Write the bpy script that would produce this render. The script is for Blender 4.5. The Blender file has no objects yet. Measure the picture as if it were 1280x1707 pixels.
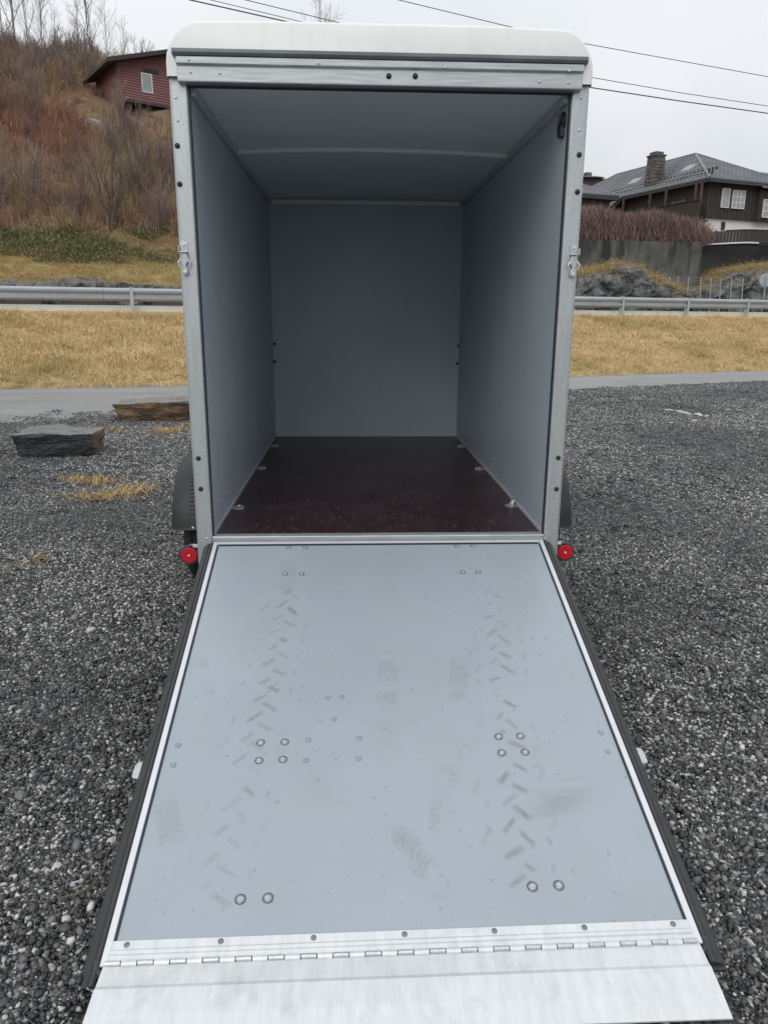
import bpy, math, random
import numpy as np
from mathutils import Vector, Matrix, noise as mnoise

random.seed(7); RNG = np.random.default_rng(7)
S = bpy.context.scene
COL = S.collection
rad = math.radians

# ------------------------------------------------------------------ camera
CAM = np.array([-0.127, -3.2206, 1.5627]); F = 1230.0
YAW, PITCH, ROLL = 0.0453, 0.2586, 0.0062
def cam_axes():
    cy, sy, cp, sp = math.cos(YAW), math.sin(YAW), math.cos(PITCH), math.sin(PITCH)
    f = np.array([sy*cp, cy*cp, -sp]); r = np.array([cy, -sy, 0.0]); u = np.cross(r, f)
    c, s = math.cos(ROLL), math.sin(ROLL)
    return c*r+s*u, -s*r+c*u, f
RX, UY, FW = cam_axes()
cam = bpy.data.cameras.new('camera'); camo = bpy.data.objects.new('camera', cam); COL.objects.link(camo)
camo.matrix_world = Matrix([[RX[i], UY[i], -FW[i], CAM[i]] for i in range(3)] + [[0, 0, 0, 1]])
cam.sensor_fit = 'VERTICAL'; cam.sensor_height = 36; cam.sensor_width = 27
cam.lens = F/1707*36; cam.clip_start = 0.05; cam.clip_end = 3000
S.camera = camo
S.render.resolution_x, S.render.resolution_y = 767, 1024

def ray(x, y):
    d = RX*(x-640)/F - UY*(y-853.5)/F + FW
    return d/d[1]
def at(x, y, Y):                      # photograph pixel -> point at depth plane Y
    d = ray(x, y); return CAM + (Y-CAM[1])*d
def onz(x, y, z=0.0):
    d = ray(x, y); return CAM + (z-CAM[2])/d[2]*d

# ------------------------------------------------------------------ sky and sun
W = bpy.data.worlds.new('World'); S.world = W; W.use_nodes = True
nt = W.node_tree; nt.nodes.clear()
def N(nt, t, **kw):
    n = nt.nodes.new(t)
    for k, v in kw.items(): setattr(n, k, v)
    return n
def L(nt, a, b): nt.links.new(a, b)
SUN_EL, SUN_AZ = rad(36), rad(200)
sky = N(nt, 'ShaderNodeTexSky', sky_type='NISHITA', sun_disc=False)
sky.sun_elevation = SUN_EL; sky.sun_rotation = SUN_AZ
sky.dust_density = 3.0
tc = N(nt, 'ShaderNodeTexCoord')
nz = N(nt, 'ShaderNodeTexNoise'); nz.inputs['Scale'].default_value = 2.2; nz.inputs['Detail'].default_value = 5
nz.inputs['Roughness'].default_value = 0.5
cr = N(nt, 'ShaderNodeValToRGB')
cr.color_ramp.elements[0].position = 0.3; cr.color_ramp.elements[0].color = (0.66, 0.695, 0.735, 1)
cr.color_ramp.elements[1].position = 0.7; cr.color_ramp.elements[1].color = (0.86, 0.875, 0.89, 1)
vm = N(nt, 'ShaderNodeVectorMath', operation='SCALE')
sxyz = N(nt, 'ShaderNodeSeparateXYZ'); zc = N(nt, 'ShaderNodeClamp'); ov = N(nt, 'ShaderNodeMath', operation='MULTIPLY_ADD')
ov.inputs[1].default_value = 9.5; ov.inputs[2].default_value = 8.6          # overcast: luminance grows with the sine of elevation
L(nt, tc.outputs['Generated'], sxyz.inputs[0]); L(nt, sxyz.outputs['Z'], zc.inputs['Value']); L(nt, zc.outputs[0], ov.inputs[0]); L(nt, ov.outputs[0], vm.inputs['Scale'])
mx = N(nt, 'ShaderNodeMix', data_type='RGBA'); mx.inputs['Factor'].default_value = 0.93
bg = N(nt, 'ShaderNodeBackground'); bg.inputs['Strength'].default_value = 0.1
wo = N(nt, 'ShaderNodeOutputWorld')
L(nt, tc.outputs['Generated'], nz.inputs['Vector']); L(nt, nz.outputs['Fac'], cr.inputs['Fac'])
L(nt, cr.outputs['Color'], vm.inputs[0])
L(nt, sky.outputs['Color'], mx.inputs['A']); L(nt, vm.outputs['Vector'], mx.inputs['B'])
L(nt, mx.outputs['Result'], bg.inputs['Color']); L(nt, bg.outputs['Background'], wo.inputs['Surface'])
sun = bpy.data.lights.new('sun', 'SUN'); sun.energy = 0.8; sun.angle = rad(40); sun.color = (1.0, 0.97, 0.93)
suno = bpy.data.objects.new('sun', sun); COL.objects.link(suno)
sd = Vector((math.sin(SUN_AZ)*math.cos(SUN_EL), math.cos(SUN_AZ)*math.cos(SUN_EL), math.sin(SUN_EL)))
suno.rotation_euler = sd.to_track_quat('Z', 'Y').to_euler()
suno.location = (0, -10, 30)
V = S.view_settings
V.view_transform = 'Standard'; V.look = 'None'; V.gamma = 1.0; V.exposure = 0.0; V.use_curve_mapping = False

# ------------------------------------------------------------------ materials
def mat(name, col, rough=0.6, metal=0.0, var=0.0, vscale=5.0, col2=None, bump=0.0, bscale=60.0, stretch=None,
        spec=0.5, attr=None, attr_col=None, objvar=0.0, detail=6.0, extra=None, bdist=0.02):
    m = bpy.data.materials.new(name); m.use_nodes = True; t = m.node_tree
    b = t.nodes['Principled BSDF']
    b.inputs['Roughness'].default_value = rough; b.inputs['Metallic'].default_value = metal
    b.inputs['Specular IOR Level'].default_value = spec
    c2 = col2 if col2 else tuple(c*(1-var) for c in col)
    geo = N(t, 'ShaderNodeNewGeometry')
    vec = geo.outputs['Position']
    if stretch:
        mp = N(t, 'ShaderNodeMapping'); mp.inputs['Scale'].default_value = stretch
        L(t, vec, mp.inputs['Vector']); vec = mp.outputs['Vector']
    n = N(t, 'ShaderNodeTexNoise'); n.inputs['Scale'].default_value = vscale; n.inputs['Detail'].default_value = detail
    n.inputs['Roughness'].default_value = 0.6
    L(t, vec, n.inputs['Vector'])
    r = N(t, 'ShaderNodeValToRGB')
    r.color_ramp.elements[0].position = 0.35; r.color_ramp.elements[1].position = 0.65
    r.color_ramp.elements[0].color = (*c2, 1); r.color_ramp.elements[1].color = (*col, 1)
    L(t, n.outputs['Fac'], r.inputs['Fac'])
    out = r.outputs['Color']
    if objvar:
        oi = N(t, 'ShaderNodeObjectInfo'); h = N(t, 'ShaderNodeHueSaturation')
        mr = N(t, 'ShaderNodeMapRange'); mr.inputs['To Min'].default_value = 1-objvar; mr.inputs['To Max'].default_value = 1+objvar
        L(t, oi.outputs['Random'], mr.inputs['Value']); L(t, mr.outputs['Result'], h.inputs['Value'])
        L(t, out, h.inputs['Color']); out = h.outputs['Color']
    if attr:
        a = N(t, 'ShaderNodeAttribute', attribute_name=attr)
        mm = N(t, 'ShaderNodeMix', data_type='RGBA'); mm.inputs['B'].default_value = (*attr_col, 1)
        L(t, a.outputs['Fac'], mm.inputs['Factor']); L(t, out, mm.inputs['A']); out = mm.outputs['Result']
    if extra: out = extra(t, out, vec)
    L(t, out, b.inputs['Base Color'])
    if bump:
        n2 = N(t, 'ShaderNodeTexNoise'); n2.inputs['Scale'].default_value = bscale; n2.inputs['Detail'].default_value = 4
        L(t, vec, n2.inputs['Vector'])
        bp = N(t, 'ShaderNodeBump'); bp.inputs['Strength'].default_value = bump; bp.inputs['Distance'].default_value = bdist
        L(t, n2.outputs['Fac'], bp.inputs['Height']); L(t, bp.outputs['Normal'], b.inputs['Normal'])
    return m

def dust_layer(t, out, scale, lo, hi, amt, col, stretch=(1, 1, 1)):
    g = N(t, 'ShaderNodeNewGeometry'); mp = N(t, 'ShaderNodeMapping'); mp.inputs['Scale'].default_value = stretch; L(t, g.outputs['Position'], mp.inputs['Vector'])
    n = N(t, 'ShaderNodeTexNoise'); n.inputs['Scale'].default_value = scale; n.inputs['Detail'].default_value = 9; n.inputs['Roughness'].default_value = 0.68; L(t, mp.outputs['Vector'], n.inputs['Vector'])
    r = N(t, 'ShaderNodeMapRange'); r.inputs['From Min'].default_value = lo; r.inputs['From Max'].default_value = hi; r.inputs['To Max'].default_value = amt; L(t, n.outputs['Fac'], r.inputs['Value'])
    m2 = N(t, 'ShaderNodeMix', data_type='RGBA'); m2.inputs['B'].default_value = (*col, 1); L(t, r.outputs['Result'], m2.inputs['Factor']); L(t, out, m2.inputs['A']); return m2.outputs['Result']
def dust(t, out, vec):                 # dried mud film, fine grit and long scratches
    out = dust_layer(t, out, 3.2, 0.50, 0.75, 0.22, (0.30, 0.29, 0.26))
    out = dust_layer(t, out, 60, 0.66, 0.74, 0.35, (0.17, 0.165, 0.15))
    return dust_layer(t, out, 14, 0.64, 0.70, 0.20, (0.50, 0.53, 0.56), (5, 0.35, 1))
def dust_floor(t, out, vec):
    out = dust_layer(t, out, 5, 0.46, 0.72, 0.5, (0.085, 0.055, 0.06), (1, 0.6, 1))
    return dust_layer(t, out, 22, 0.54, 0.68, 0.65, (0.13, 0.10, 0.098), (2.5, 0.5, 1))
def smudge(t, out, vec):               # grey scuffs on the worn zinc
    n = N(t, 'ShaderNodeTexNoise'); n.inputs['Scale'].default_value = 9; n.inputs['Detail'].default_value = 8; n.inputs['Roughness'].default_value = 0.7
    g = N(t, 'ShaderNodeNewGeometry'); L(t, g.outputs['Position'], n.inputs['Vector'])
    r = N(t, 'ShaderNodeMapRange'); r.inputs['From Min'].default_value = 0.54; r.inputs['From Max'].default_value = 0.72; r.inputs['To Max'].default_value = 0.4; L(t, n.outputs['Fac'], r.inputs['Value'])
    m2 = N(t, 'ShaderNodeMix', data_type='RGBA'); m2.inputs['B'].default_value = (0.36, 0.37, 0.36, 1); L(t, r.outputs['Result'], m2.inputs['Factor']); L(t, out, m2.inputs['A']); return m2.outputs['Result']
M = {}
M['panel'] = mat('grey_panel', (0.33, 0.375, 0.42), 0.40, var=0.07, vscale=2.0, attr='dirt', attr_col=(0.15, 0.148, 0.135), bump=0.03, bscale=220, extra=dust)
M['inner'] = mat('inner_panel', (0.465, 0.53, 0.58), 0.40, var=0.08, vscale=2.5, stretch=(1, 1, 0.5), bump=0.05, bscale=4, bdist=0.01)
M['ceil'] = mat('ceiling_fibreglass', (0.80, 0.85, 0.86), 0.40, var=0.07, vscale=2.0)
M['roof'] = mat('white_fibreglass', (0.82, 0.83, 0.815), 0.4, var=0.05, vscale=3.0, extra=lambda t, out, vec: dust_layer(t, out, 5, 0.50, 0.75, 0.25, (0.55, 0.56, 0.53), (5, 1, 0.7)))
M['galv'] = mat('galvanised_steel', (0.53, 0.56, 0.575), 0.42, 0.55, var=0.14, vscale=90, bump=0.05, bscale=300, extra=lambda t, out, vec: dust_layer(t, out, 6, 0.48, 0.72, 0.4, (0.30, 0.31, 0.31), (6, 6, 0.6)))
M['galv_streak'] = mat('galvanised_header', (0.53, 0.56, 0.575), 0.42, 0.5, var=0.28, vscale=28, stretch=(0.25, 1, 6), bump=0.04, bscale=120)
M['alu'] = mat('bright_aluminium', (0.66, 0.68, 0.70), 0.38, 0.25, var=0.06, vscale=20, bump=0.02, bscale=200)
M['flap'] = mat('zinc_flap', (0.68, 0.70, 0.71), 0.42, 0.3, var=0.13, vscale=45, stretch=(1, 0.22, 0.22), bump=0.04, bscale=60, extra=smudge)
M['zinc'] = mat('zinc_fastener', (0.60, 0.62, 0.63), 0.35, 0.7, var=0.2, vscale=80)
M['bolt'] = mat('bright_zinc_bolt', (0.52, 0.54, 0.55), 0.38, 0.5, var=0.15, vscale=120)
M['rivet'] = mat('dull_rivet', (0.24, 0.25, 0.25), 0.5, 0.3, var=0.2, vscale=80)
M['rubber'] = mat('black_rubber', (0.045, 0.047, 0.053), 0.62, var=0.25, vscale=20, bump=0.05, bscale=150)
M['plastic'] = mat('black_plastic', (0.013, 0.014, 0.016), 0.5, var=0.3, vscale=14, bump=0.06, bscale=300)
M['lip'] = mat('shaded_zinc_channel', (0.17, 0.19, 0.21), 0.5, 0.2, var=0.4, vscale=12, stretch=(0.3, 1, 1))  # galvanised channel, zinc colour darkened to carry the shade it lies in
M['tyre'] = mat('tyre_rubber', (0.02, 0.02, 0.021), 0.8, var=0.3, vscale=30, bump=0.15, bscale=120)
M['seal'] = mat('dark_seal', (0.02, 0.025, 0.032), 0.6)
M['floor'] = mat('maroon_film_plywood', (0.024, 0.007, 0.011), 0.30, col2=(0.036, 0.013, 0.017), vscale=5, bump=0.10, bscale=420, stretch=(1, 0.5, 1), spec=0.3, extra=dust_floor)
M['red'] = mat('red_lens', (0.60, 0.012, 0.03), 0.38, var=0.1, vscale=30)
M['whitedot'] = mat('white_plastic', (0.8, 0.78, 0.75), 0.4)

# ------------------------------------------------------------------ mesh helpers
def wloc(o):
    v = Vector((0, 0, 0))
    while o: v += o.location; o = o.parent
    return v
class MB:
    def __init__(s): s.v = []; s.f = []
    def add(s, vs, fs):
        o = len(s.v); s.v += [tuple(map(float, p)) for p in vs]; s.f += [tuple(i+o for i in f) for f in fs]; return s
    def box(s, lo, hi, fn=None):
        x0, y0, z0 = lo; x1, y1, z1 = hi
        p = [(x0,y0,z0),(x1,y0,z0),(x1,y1,z0),(x0,y1,z0),(x0,y0,z1),(x1,y0,z1),(x1,y1,z1),(x0,y1,z1)]
        if fn: p = [fn(*q) for q in p]
        return s.add(p, [(0,3,2,1),(4,5,6,7),(0,1,5,4),(1,2,6,5),(2,3,7,6),(3,0,4,7)])
    def obox(s, c, ax, half):          # oriented box: centre, 3 axes, half sizes
        c = Vector(c); ax = [Vector(a)*h for a, h in zip(ax, half)]
        p = [c+ax[0]*i+ax[1]*j+ax[2]*k for k in (-1,1) for i, j in ((-1,-1),(1,-1),(1,1),(-1,1))]
        return s.add(p, [(0,3,2,1),(4,5,6,7),(0,1,5,4),(1,2,6,5),(2,3,7,6),(3,0,4,7)])
    def tube(s, path, r, n=6, cap=True):
        path = [Vector(p) for p in path]; rs = r if isinstance(r, (list, tuple)) else [r]*len(path)
        rings = []
        for i, p in enumerate(path):
            d = (path[min(i+1, len(path)-1)] - path[max(i-1, 0)]).normalized()
            a = d.orthogonal().normalized() if i == 0 else (a - d*a.dot(d)).normalized()
            b = d.cross(a)
            rings.append([p + (a*math.cos(2*math.pi*k/n)+b*math.sin(2*math.pi*k/n))*rs[i] for k in range(n)])
        vs = [q for rg in rings for q in rg]; fs = []
        for i in range(len(path)-1):
            for k in range(n):
                fs.append((i*n+k, i*n+(k+1)%n, (i+1)*n+(k+1)%n, (i+1)*n+k))
        if cap: fs += [tuple(range(n))[::-1], tuple((len(path)-1)*n+k for k in range(n))]
        return s.add(vs, fs)
    def lathe(s, prof, c, axis, n=20):  # prof (radius, height along axis)
        c = Vector(c); ax = Vector(axis).normalized(); a = ax.orthogonal().normalized(); b = ax.cross(a)
        vs = []; fs = []
        for r, h in prof:
            for k in range(n):
                t = 2*math.pi*k/n; vs.append(c+ax*h+(a*math.cos(t)+b*math.sin(t))*r)
        for i in range(len(prof)-1):
            for k in range(n): fs.append((i*n+k, i*n+(k+1)%n, (i+1)*n+(k+1)%n, (i+1)*n+k))
        fs += [tuple(range(n))[::-1], tuple((len(prof)-1)*n+k for k in range(n))]
        return s.add(vs, fs)
    def prism(s, prof, path_fn, ts, closed=True, cap=True):   # prof list of 2-D points swept: path_fn(a,b,t)->xyz
        n = len(prof); vs = [path_fn(a, b, t) for t in ts for a, b in prof]; fs = []
        for i in range(len(ts)-1):
            for k in range(n if closed else n-1): fs.append((i*n+k, i*n+(k+1)%n, (i+1)*n+(k+1)%n, (i+1)*n+k))
        if cap and closed: fs += [tuple(range(n))[::-1], tuple((len(ts)-1)*n+k for k in range(n))]
        return s.add(vs, fs)
    def build(s, name, m, parent=None, smooth=False, bevel=0.0, origin=None):
        me = bpy.data.meshes.new(name)
        off = wloc(parent) if parent else Vector(origin) if origin is not None else Vector((0,0,0))
        va = np.array(s.v, dtype=float) - np.array(off)
        me.from_pydata(va.tolist(), [], s.f); me.update()
        import bmesh
        bm = bmesh.new(); bm.from_mesh(me); bmesh.ops.recalc_face_normals(bm, faces=bm.faces); bm.to_mesh(me); bm.free()
        if smooth:
            me.polygons.foreach_set('use_smooth', [True]*len(me.polygons))
            if smooth != 'all': me.set_sharp_from_angle(angle=rad(40))
        me.materials.append(m)
        o = bpy.data.objects.new(name, me); COL.objects.link(o)
        if parent: o.parent = parent
        elif origin is not None: o.location = origin
        if bevel:
            b = o.modifiers.new('bevel', 'BEVEL'); b.width = bevel; b.segments = 2; b.limit_method = 'ANGLE'; b.angle_limit = rad(35)
        return o
def raw(name, v, f, m, parent=None, smooth=False):   # numpy arrays, tris or quads
    me = bpy.data.meshes.new(name); v = np.asarray(v, dtype=np.float32); f = np.asarray(f, dtype=np.int32)
    if parent: v = v - np.array(wloc(parent), dtype=np.float32)
    k = f.shape[1]
    me.vertices.add(len(v)); me.vertices.foreach_set('co', v.ravel())
    me.loops.add(f.size); me.loops.foreach_set('vertex_index', f.ravel())
    me.polygons.add(len(f)); me.polygons.foreach_set('loop_start', np.arange(0, f.size, k, dtype=np.int32))
    me.polygons.foreach_set('loop_total', np.full(len(f), k, dtype=np.int32))
    if smooth: me.polygons.foreach_set('use_smooth', np.ones(len(f), dtype=bool))
    me.update(calc_edges=True); me.validate(); me.materials.append(m)
    o = bpy.data.objects.new(name, me); COL.objects.link(o)
    if parent: o.parent = parent
    return o
def tag(o, label=None, cat=None, group=None, kind=None):
    if label: o['label'] = label
    if cat: o['category'] = cat
    if group: o['group'] = group
    if kind: o['kind'] = kind
    return o
def thing(name, label, cat, loc=(0,0,0), group=None):
    o = bpy.data.objects.new(name, None); COL.objects.link(o); o.location = loc; o.empty_display_size = 0.2
    return tag(o, label, cat, group)
def dup(root, loc, rz=0, sc=1, label=None):
    r = root.copy(); COL.objects.link(r); r.location = loc; r.rotation_euler = (0, 0, rz); r.scale = (sc,)*3
    if label: r['label'] = label
    for ch in list(root.children):
        c = ch.copy(); COL.objects.link(c); c.parent = r
        for g in ch.children:
            d = g.copy(); COL.objects.link(d); d.parent = c
    return r
def attach(src, parent, loc):           # a linked copy of a small piece, moved
    c = src.copy(); COL.objects.link(c); c.parent = parent; c.location = loc; return c

# value noise on numpy arrays
_T = np.random.default_rng(3).random((256, 256))
def vn(x, y):
    xi = np.floor(x).astype(int); yi = np.floor(y).astype(int); fx = x-xi; fy = y-yi
    fx = fx*fx*(3-2*fx); fy = fy*fy*(3-2*fy)
    g = lambda a, b: _T[a % 256, b % 256]
    return (g(xi,yi)*(1-fx)+g(xi+1,yi)*fx)*(1-fy)+(g(xi,yi+1)*(1-fx)+g(xi+1,yi+1)*fx)*fy
def fbm(x, y, o=4):
    s = 0; a = 1; t = 0
    for i in range(o): s = s+a*vn(x*2**i+17*i, y*2**i+31*i); t += a; a *= 0.5
    return s/t

# ------------------------------------------------------------------ terrain heights
def railY(X): return 20.4+0.34*X                 # the guardrail line
FAR = [(-60, -4), (-25, 8.0), (-7.8, 13.34), (-3.9, 14.15), (5.8, 17.1), (13.1, 20.0), (60, 37)]      # far edge of path
NEAR = [(-60, -12), (-25, 0.5), (-6.5, 6.9), (-4.6, 8.2), (-2.5, 9.9), (0, 11.2), (4.7, 13.3), (10.7, 15.7), (60, 34.5)]
def interp(P, X): return np.interp(X, [p[0] for p in P], [p[1] for p in P])
LD = [(0, 1.70), (8.0, 1.70), (9.2, 2.7), (14.6, 3.9), (17, 4.95), (22, 7.9), (28.6, 12.0), (34, 14.6), (48, 20.0), (60, 21.5), (90, 23)]
def hill(X, Y):
    X = np.asarray(X, float); Y = np.asarray(Y, float)
    d = Y-railY(X)
    hl = interp(LD, d) + (fbm(X*0.35, Y*0.35)-0.5)*1.3*np.clip((d-11)/6, 0, 1)
    hr = np.where(Y < 36.5+0*X, 1.70+0.25*np.clip((d-8)/3, 0, 1), 5.3)
    hr = np.where((X > 17.8) & (Y < 40.3), 1.95, hr)
    hr = hr + np.clip((Y-40)/8, 0, 1)*1.1 - 2.5*np.clip((Y-62)/30, 0, 1)
    w = np.clip((X+4)/9, 0, 1); w = w*w*(3-2*w)
    h = hl*(1-w)+hr*w
    return np.where(d < 7.8, 1.70, h)
def grid_mesh(name, xs, ys, hf, m, keep=None):
    X, Y = np.meshgrid(xs, ys); Z = hf(X, Y); nx, ny = len(xs), len(ys)
    idx = np.arange(nx*ny).reshape(ny, nx)
    f = np.stack([idx[:-1,:-1], idx[:-1,1:], idx[1:,1:], idx[1:,:-1]], -1).reshape(-1, 4)
    return raw(name, np.stack([X, Y, Z], -1).reshape(-1, 3), f, m, smooth=True)

def onhill(x, y, y0=24.0):             # where the sight line of a photograph pixel meets the hillside
    d = ray(x, y); Y = y0
    while Y < 75:
        p = CAM+(Y-CAM[1])*d
        if p[2] < float(hill(p[0], p[1])): return p
        Y += 0.2
    return p
# ------------------------------------------------------------------ gravel yard (ground sheet), path, bank, road, hillside
def gravel_col(t, out, vec):
    vo = N(t, 'ShaderNodeTexVoronoi'); vo.inputs['Scale'].default_value = 85
    L(t, vec, vo.inputs['Vector'])
    sp = N(t, 'ShaderNodeSeparateColor'); L(t, vo.outputs['Color'], sp.inputs['Color'])
    r = N(t, 'ShaderNodeValToRGB'); e = r.color_ramp.elements
    e[0].position = 0; e[0].color = (0.02, 0.021, 0.022, 1); e[1].position = 1; e[1].color = (0.42, 0.42, 0.40, 1)
    for p, c in ((0.55, 0.05), (0.85, 0.11), (0.95, 0.22)):
        q = e.new(p); q.color = (c, c, c*0.98, 1)
    L(t, sp.outputs['Red'], r.inputs['Fac'])
    mm = N(t, 'ShaderNodeMix', data_type='RGBA', blend_type='MULTIPLY'); mm.inputs['Factor'].default_value = 1
    L(t, r.outputs['Color'], mm.inputs['A']); L(t, out, mm.inputs['B'])
    bp = N(t, 'ShaderNodeBump'); bp.inputs['Strength'].default_value = 0.9; bp.inputs['Distance'].default_value = 0.01; bp.invert = True
    L(t, vo.outputs['Distance'], bp.inputs['Height']); L(t, bp.outputs['Normal'], t.nodes['Principled BSDF'].inputs['Normal'])
    return mm.outputs['Result']
M['ground'] = mat('gravel_bed', (1.3, 1.3, 1.28), 0.75, col2=(0.85, 0.86, 0.86), vscale=0.7, extra=gravel_col)
xs = np.concatenate([[-900, -300, -100], np.arange(-40, 41, 2.0), [100, 300, 900]])
ys = np.concatenate([[-900, -300, -60, -20], np.arange(-8, 40, 2.0), [60]])
ground = grid_mesh('ground', xs, ys, lambda X, Y: 0*X - 3.0*np.clip((np.abs(Y)-500)/900, 0, 1), M['ground'])
tag(ground, kind='structure')

def strip(name, A, B, zf, m, n=160, x0=-60, x1=60, rows=2):
    X = np.linspace(x0, x1, n); a = A(X); b = B(X)
    v = []; 
    for k in range(rows):
        t = k/(rows-1); Yk = a*(1-t)+b*t
        v.append(np.stack([X, Yk, zf(X, t)], -1))
    v = np.concatenate(v); idx = np.arange(rows*n).reshape(rows, n)
    f = np.stack([idx[:-1,:-1], idx[:-1,1:], idx[1:,1:], idx[1:,:-1]], -1).reshape(-1, 4)
    return raw(name, v, f, m, smooth=True)
M['path'] = mat('pale_asphalt', (0.27, 0.27, 0.272), 0.5, col2=(0.19, 0.19, 0.192), vscale=0.8, stretch=(0.5, 1.5, 1), bump=0.35, bscale=90, extra=lambda t, out, vec: dust_layer(t, out, 9, 0.5, 0.75, 0.5, (0.13, 0.13, 0.13)))
path = strip('path', lambda X: interp(NEAR, X)+0.25*(fbm(X*1.3, 0*X+3)-0.5), lambda X: interp(FAR, X)+0.1, lambda X, t: 0*X+0.012, M['path'], n=400)
tag(path, kind='structure')
def bank_z(X, t): return -0.01+1.72*(t**0.9)+0.16*(fbm(X*0.9, X*0+t*5)-0.5)*np.sin(np.pi*np.clip(t, 0, 1))*1.5
def straw_extra(t, out, vec):
    n = N(t, 'ShaderNodeTexNoise'); n.inputs['Scale'].default_value = 0.9; n.inputs['Detail'].default_value = 5
    L(t, vec, n.inputs['Vector'])
    r = N(t, 'ShaderNodeValToRGB'); r.color_ramp.elements[0].position = 0.52; r.color_ramp.elements[1].position = 0.7
    L(t, n.outputs['Fac'], r.inputs['Fac'])
    mm = N(t, 'ShaderNodeMix', data_type='RGBA'); mm.inputs['B'].default_value = (0.13, 0.11, 0.025, 1)
    sc = N(t, 'ShaderNodeMath', operation='MULTIPLY'); sc.inputs[1].default_value = 0.6
    L(t, r.outputs['Color'], sc.inputs[0])
    L(t, sc.outputs[0], mm.inputs['Factor']); L(t, out, mm.inputs['A']); return mm.outputs['Result']
M['bank'] = mat('straw_bank', (0.50, 0.39, 0.20), 0.9, col2=(0.34, 0.25, 0.12), vscale=9, bump=0.8, bscale=25, extra=straw_extra)
bank = strip('grass_bank', lambda X: interp(FAR, X)-0.05, lambda X: railY(X)+0.35, bank_z, M['bank'], n=300, x0=-40, x1=50, rows=24)
tag(bank, kind='structure')
M['asphalt'] = mat('road_asphalt', (0.06, 0.06, 0.062), 0.5, var=0.3, vscale=3, bump=0.2, bscale=90)
road = strip('road', lambda X: railY(X)+0.34, lambda X: railY(X)+8.6, lambda X, t: 0*X+1.712, M['asphalt'], x0=-50, x1=50)
tag(road, kind='structure')
M['kerb'] = mat('pale_concrete', (0.80, 0.80, 0.78), 0.6, var=0.12, vscale=2.5, bump=0.1, bscale=40)
mb = MB()
mb.prism([(-0.06, 1.60), (0.10, 1.60), (0.10, 1.825), (-0.05, 1.825)], lambda a, b, X: (X, railY(X)+0.25+a, b+0.04*0), np.linspace(-40, 50, 40))
kerb = mb.build('road_kerb', M['kerb'], bevel=0.01); tag(kerb, kind='structure')

def hill_extra(t, out, vec):
    n = N(t, 'ShaderNodeTexNoise'); n.inputs['Scale'].default_value = 0.35; n.inputs['Detail'].default_value = 7
    L(t, vec, n.inputs['Vector'])
    r = N(t, 'ShaderNodeValToRGB'); e = r.color_ramp.elements
    e[0].position = 0.25; e[0].color = (0.08, 0.062, 0.045, 1); e[1].position = 0.8; e[1].color = (0.28, 0.20, 0.10, 1)
    for p, c in ((0.4, (0.16, 0.11, 0.07)), (0.5, (0.22, 0.13, 0.08)), (0.6, (0.19, 0.145, 0.075))):
        q = e.new(p); q.color = (*c, 1)
    L(t, n.outputs['Fac'], r.inputs['Fac'])
    # moss and straw on the lower ledge
    sx = N(t, 'ShaderNodeSeparateXYZ'); L(t, vec, sx.inputs['Vector'])
    mr = N(t, 'ShaderNodeMapRange'); mr.inputs['From Min'].default_value = 4.6; mr.inputs['From Max'].default_value = 3.4
    L(t, sx.outputs['Z'], mr.inputs['Value'])
    mm = N(t, 'ShaderNodeMix', data_type='RGBA'); L(t, mr.outputs['Result'], mm.inputs['Factor'])
    L(t, r.outputs['Color'], mm.inputs['A']); L(t, out, mm.inputs['B'])
    m4 = N(t, 'ShaderNodeMapRange'); m4.inputs['From Min'].default_value = 2.9; m4.inputs['From Max'].default_value = 2.5; L(t, sx.outputs['Z'], m4.inputs['Value'])
    m5 = N(t, 'ShaderNodeMix', data_type='RGBA'); m5.inputs['B'].default_value = (0.05, 0.05, 0.048, 1); L(t, m4.outputs['Result'], m5.inputs['Factor']); L(t, mm.outputs['Result'], m5.inputs['A'])
    return m5.outputs['Result']
M['hill'] = mat('hillside_litter', (0.40, 0.30, 0.11), 0.95, col2=(0.22, 0.19, 0.07), vscale=2.0, bump=1.0, bscale=6, extra=hill_extra)
hx = np.arange(-70, 60.1, 0.8); hy = np.arange(8, 110, 0.8)
hillo = grid_mesh('hillside', hx, hy, lambda X, Y: np.where(Y-railY(X) < 7.6, -0.6, hill(X, Y)), M['hill'])
tag(hillo, kind='structure')

# ------------------------------------------------------------------ the trailer
BED = 0.60
T = thing('box_trailer', 'white-roofed galvanised box trailer with its grey rear ramp lowered onto the gravel', 'trailer', (0, 0, 0))
W2, LEN, HT = 0.75, 2.88, 1.824
ZT = BED+HT                                       # underside of the opening header
def sym(fn):
    for s in (-1, 1): fn(s)
# walls
for s in (-1, 1):
    MB().box((s*W2, 0.012, BED-0.05), (s*(W2+0.045), LEN+0.04, ZT+0.13)).build('side_panel', M['inner'], T)
    MB().box((s*(W2+0.0455), 0.05, BED-0.10), (s*(W2+0.056), LEN+0.06, ZT+0.02)).build('outer_skin', M['roof'], T)
    # bottom edge trim and top rail along the wall
    mb = MB(); mb.box((s*(W2-0.005), 0.014, BED+0.0005), (s*(W2-0.0005), LEN, BED+0.016))
    mb.build('floor_edge_trim', M['alu'], T)
    mb = MB(); mb.box((s*(W2-0.022), 0.02, ZT-0.028), (s*(W2-0.001), LEN-0.001, ZT+0.02))
    mb.build('top_rail', M['inner'], T, bevel=0.003)
MB().box((-W2+0.0005, LEN, BED-0.05), (W2-0.0005, LEN+0.045, ZT+0.12)).build('front_panel', M['inner'], T)
mb = MB().box((-W2+0.024, LEN-0.02, ZT-0.030), (W2-0.024, LEN-0.0005, ZT+0.0)); mb.build('front_top_trim', M['roof'], T, bevel=0.003)
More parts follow.
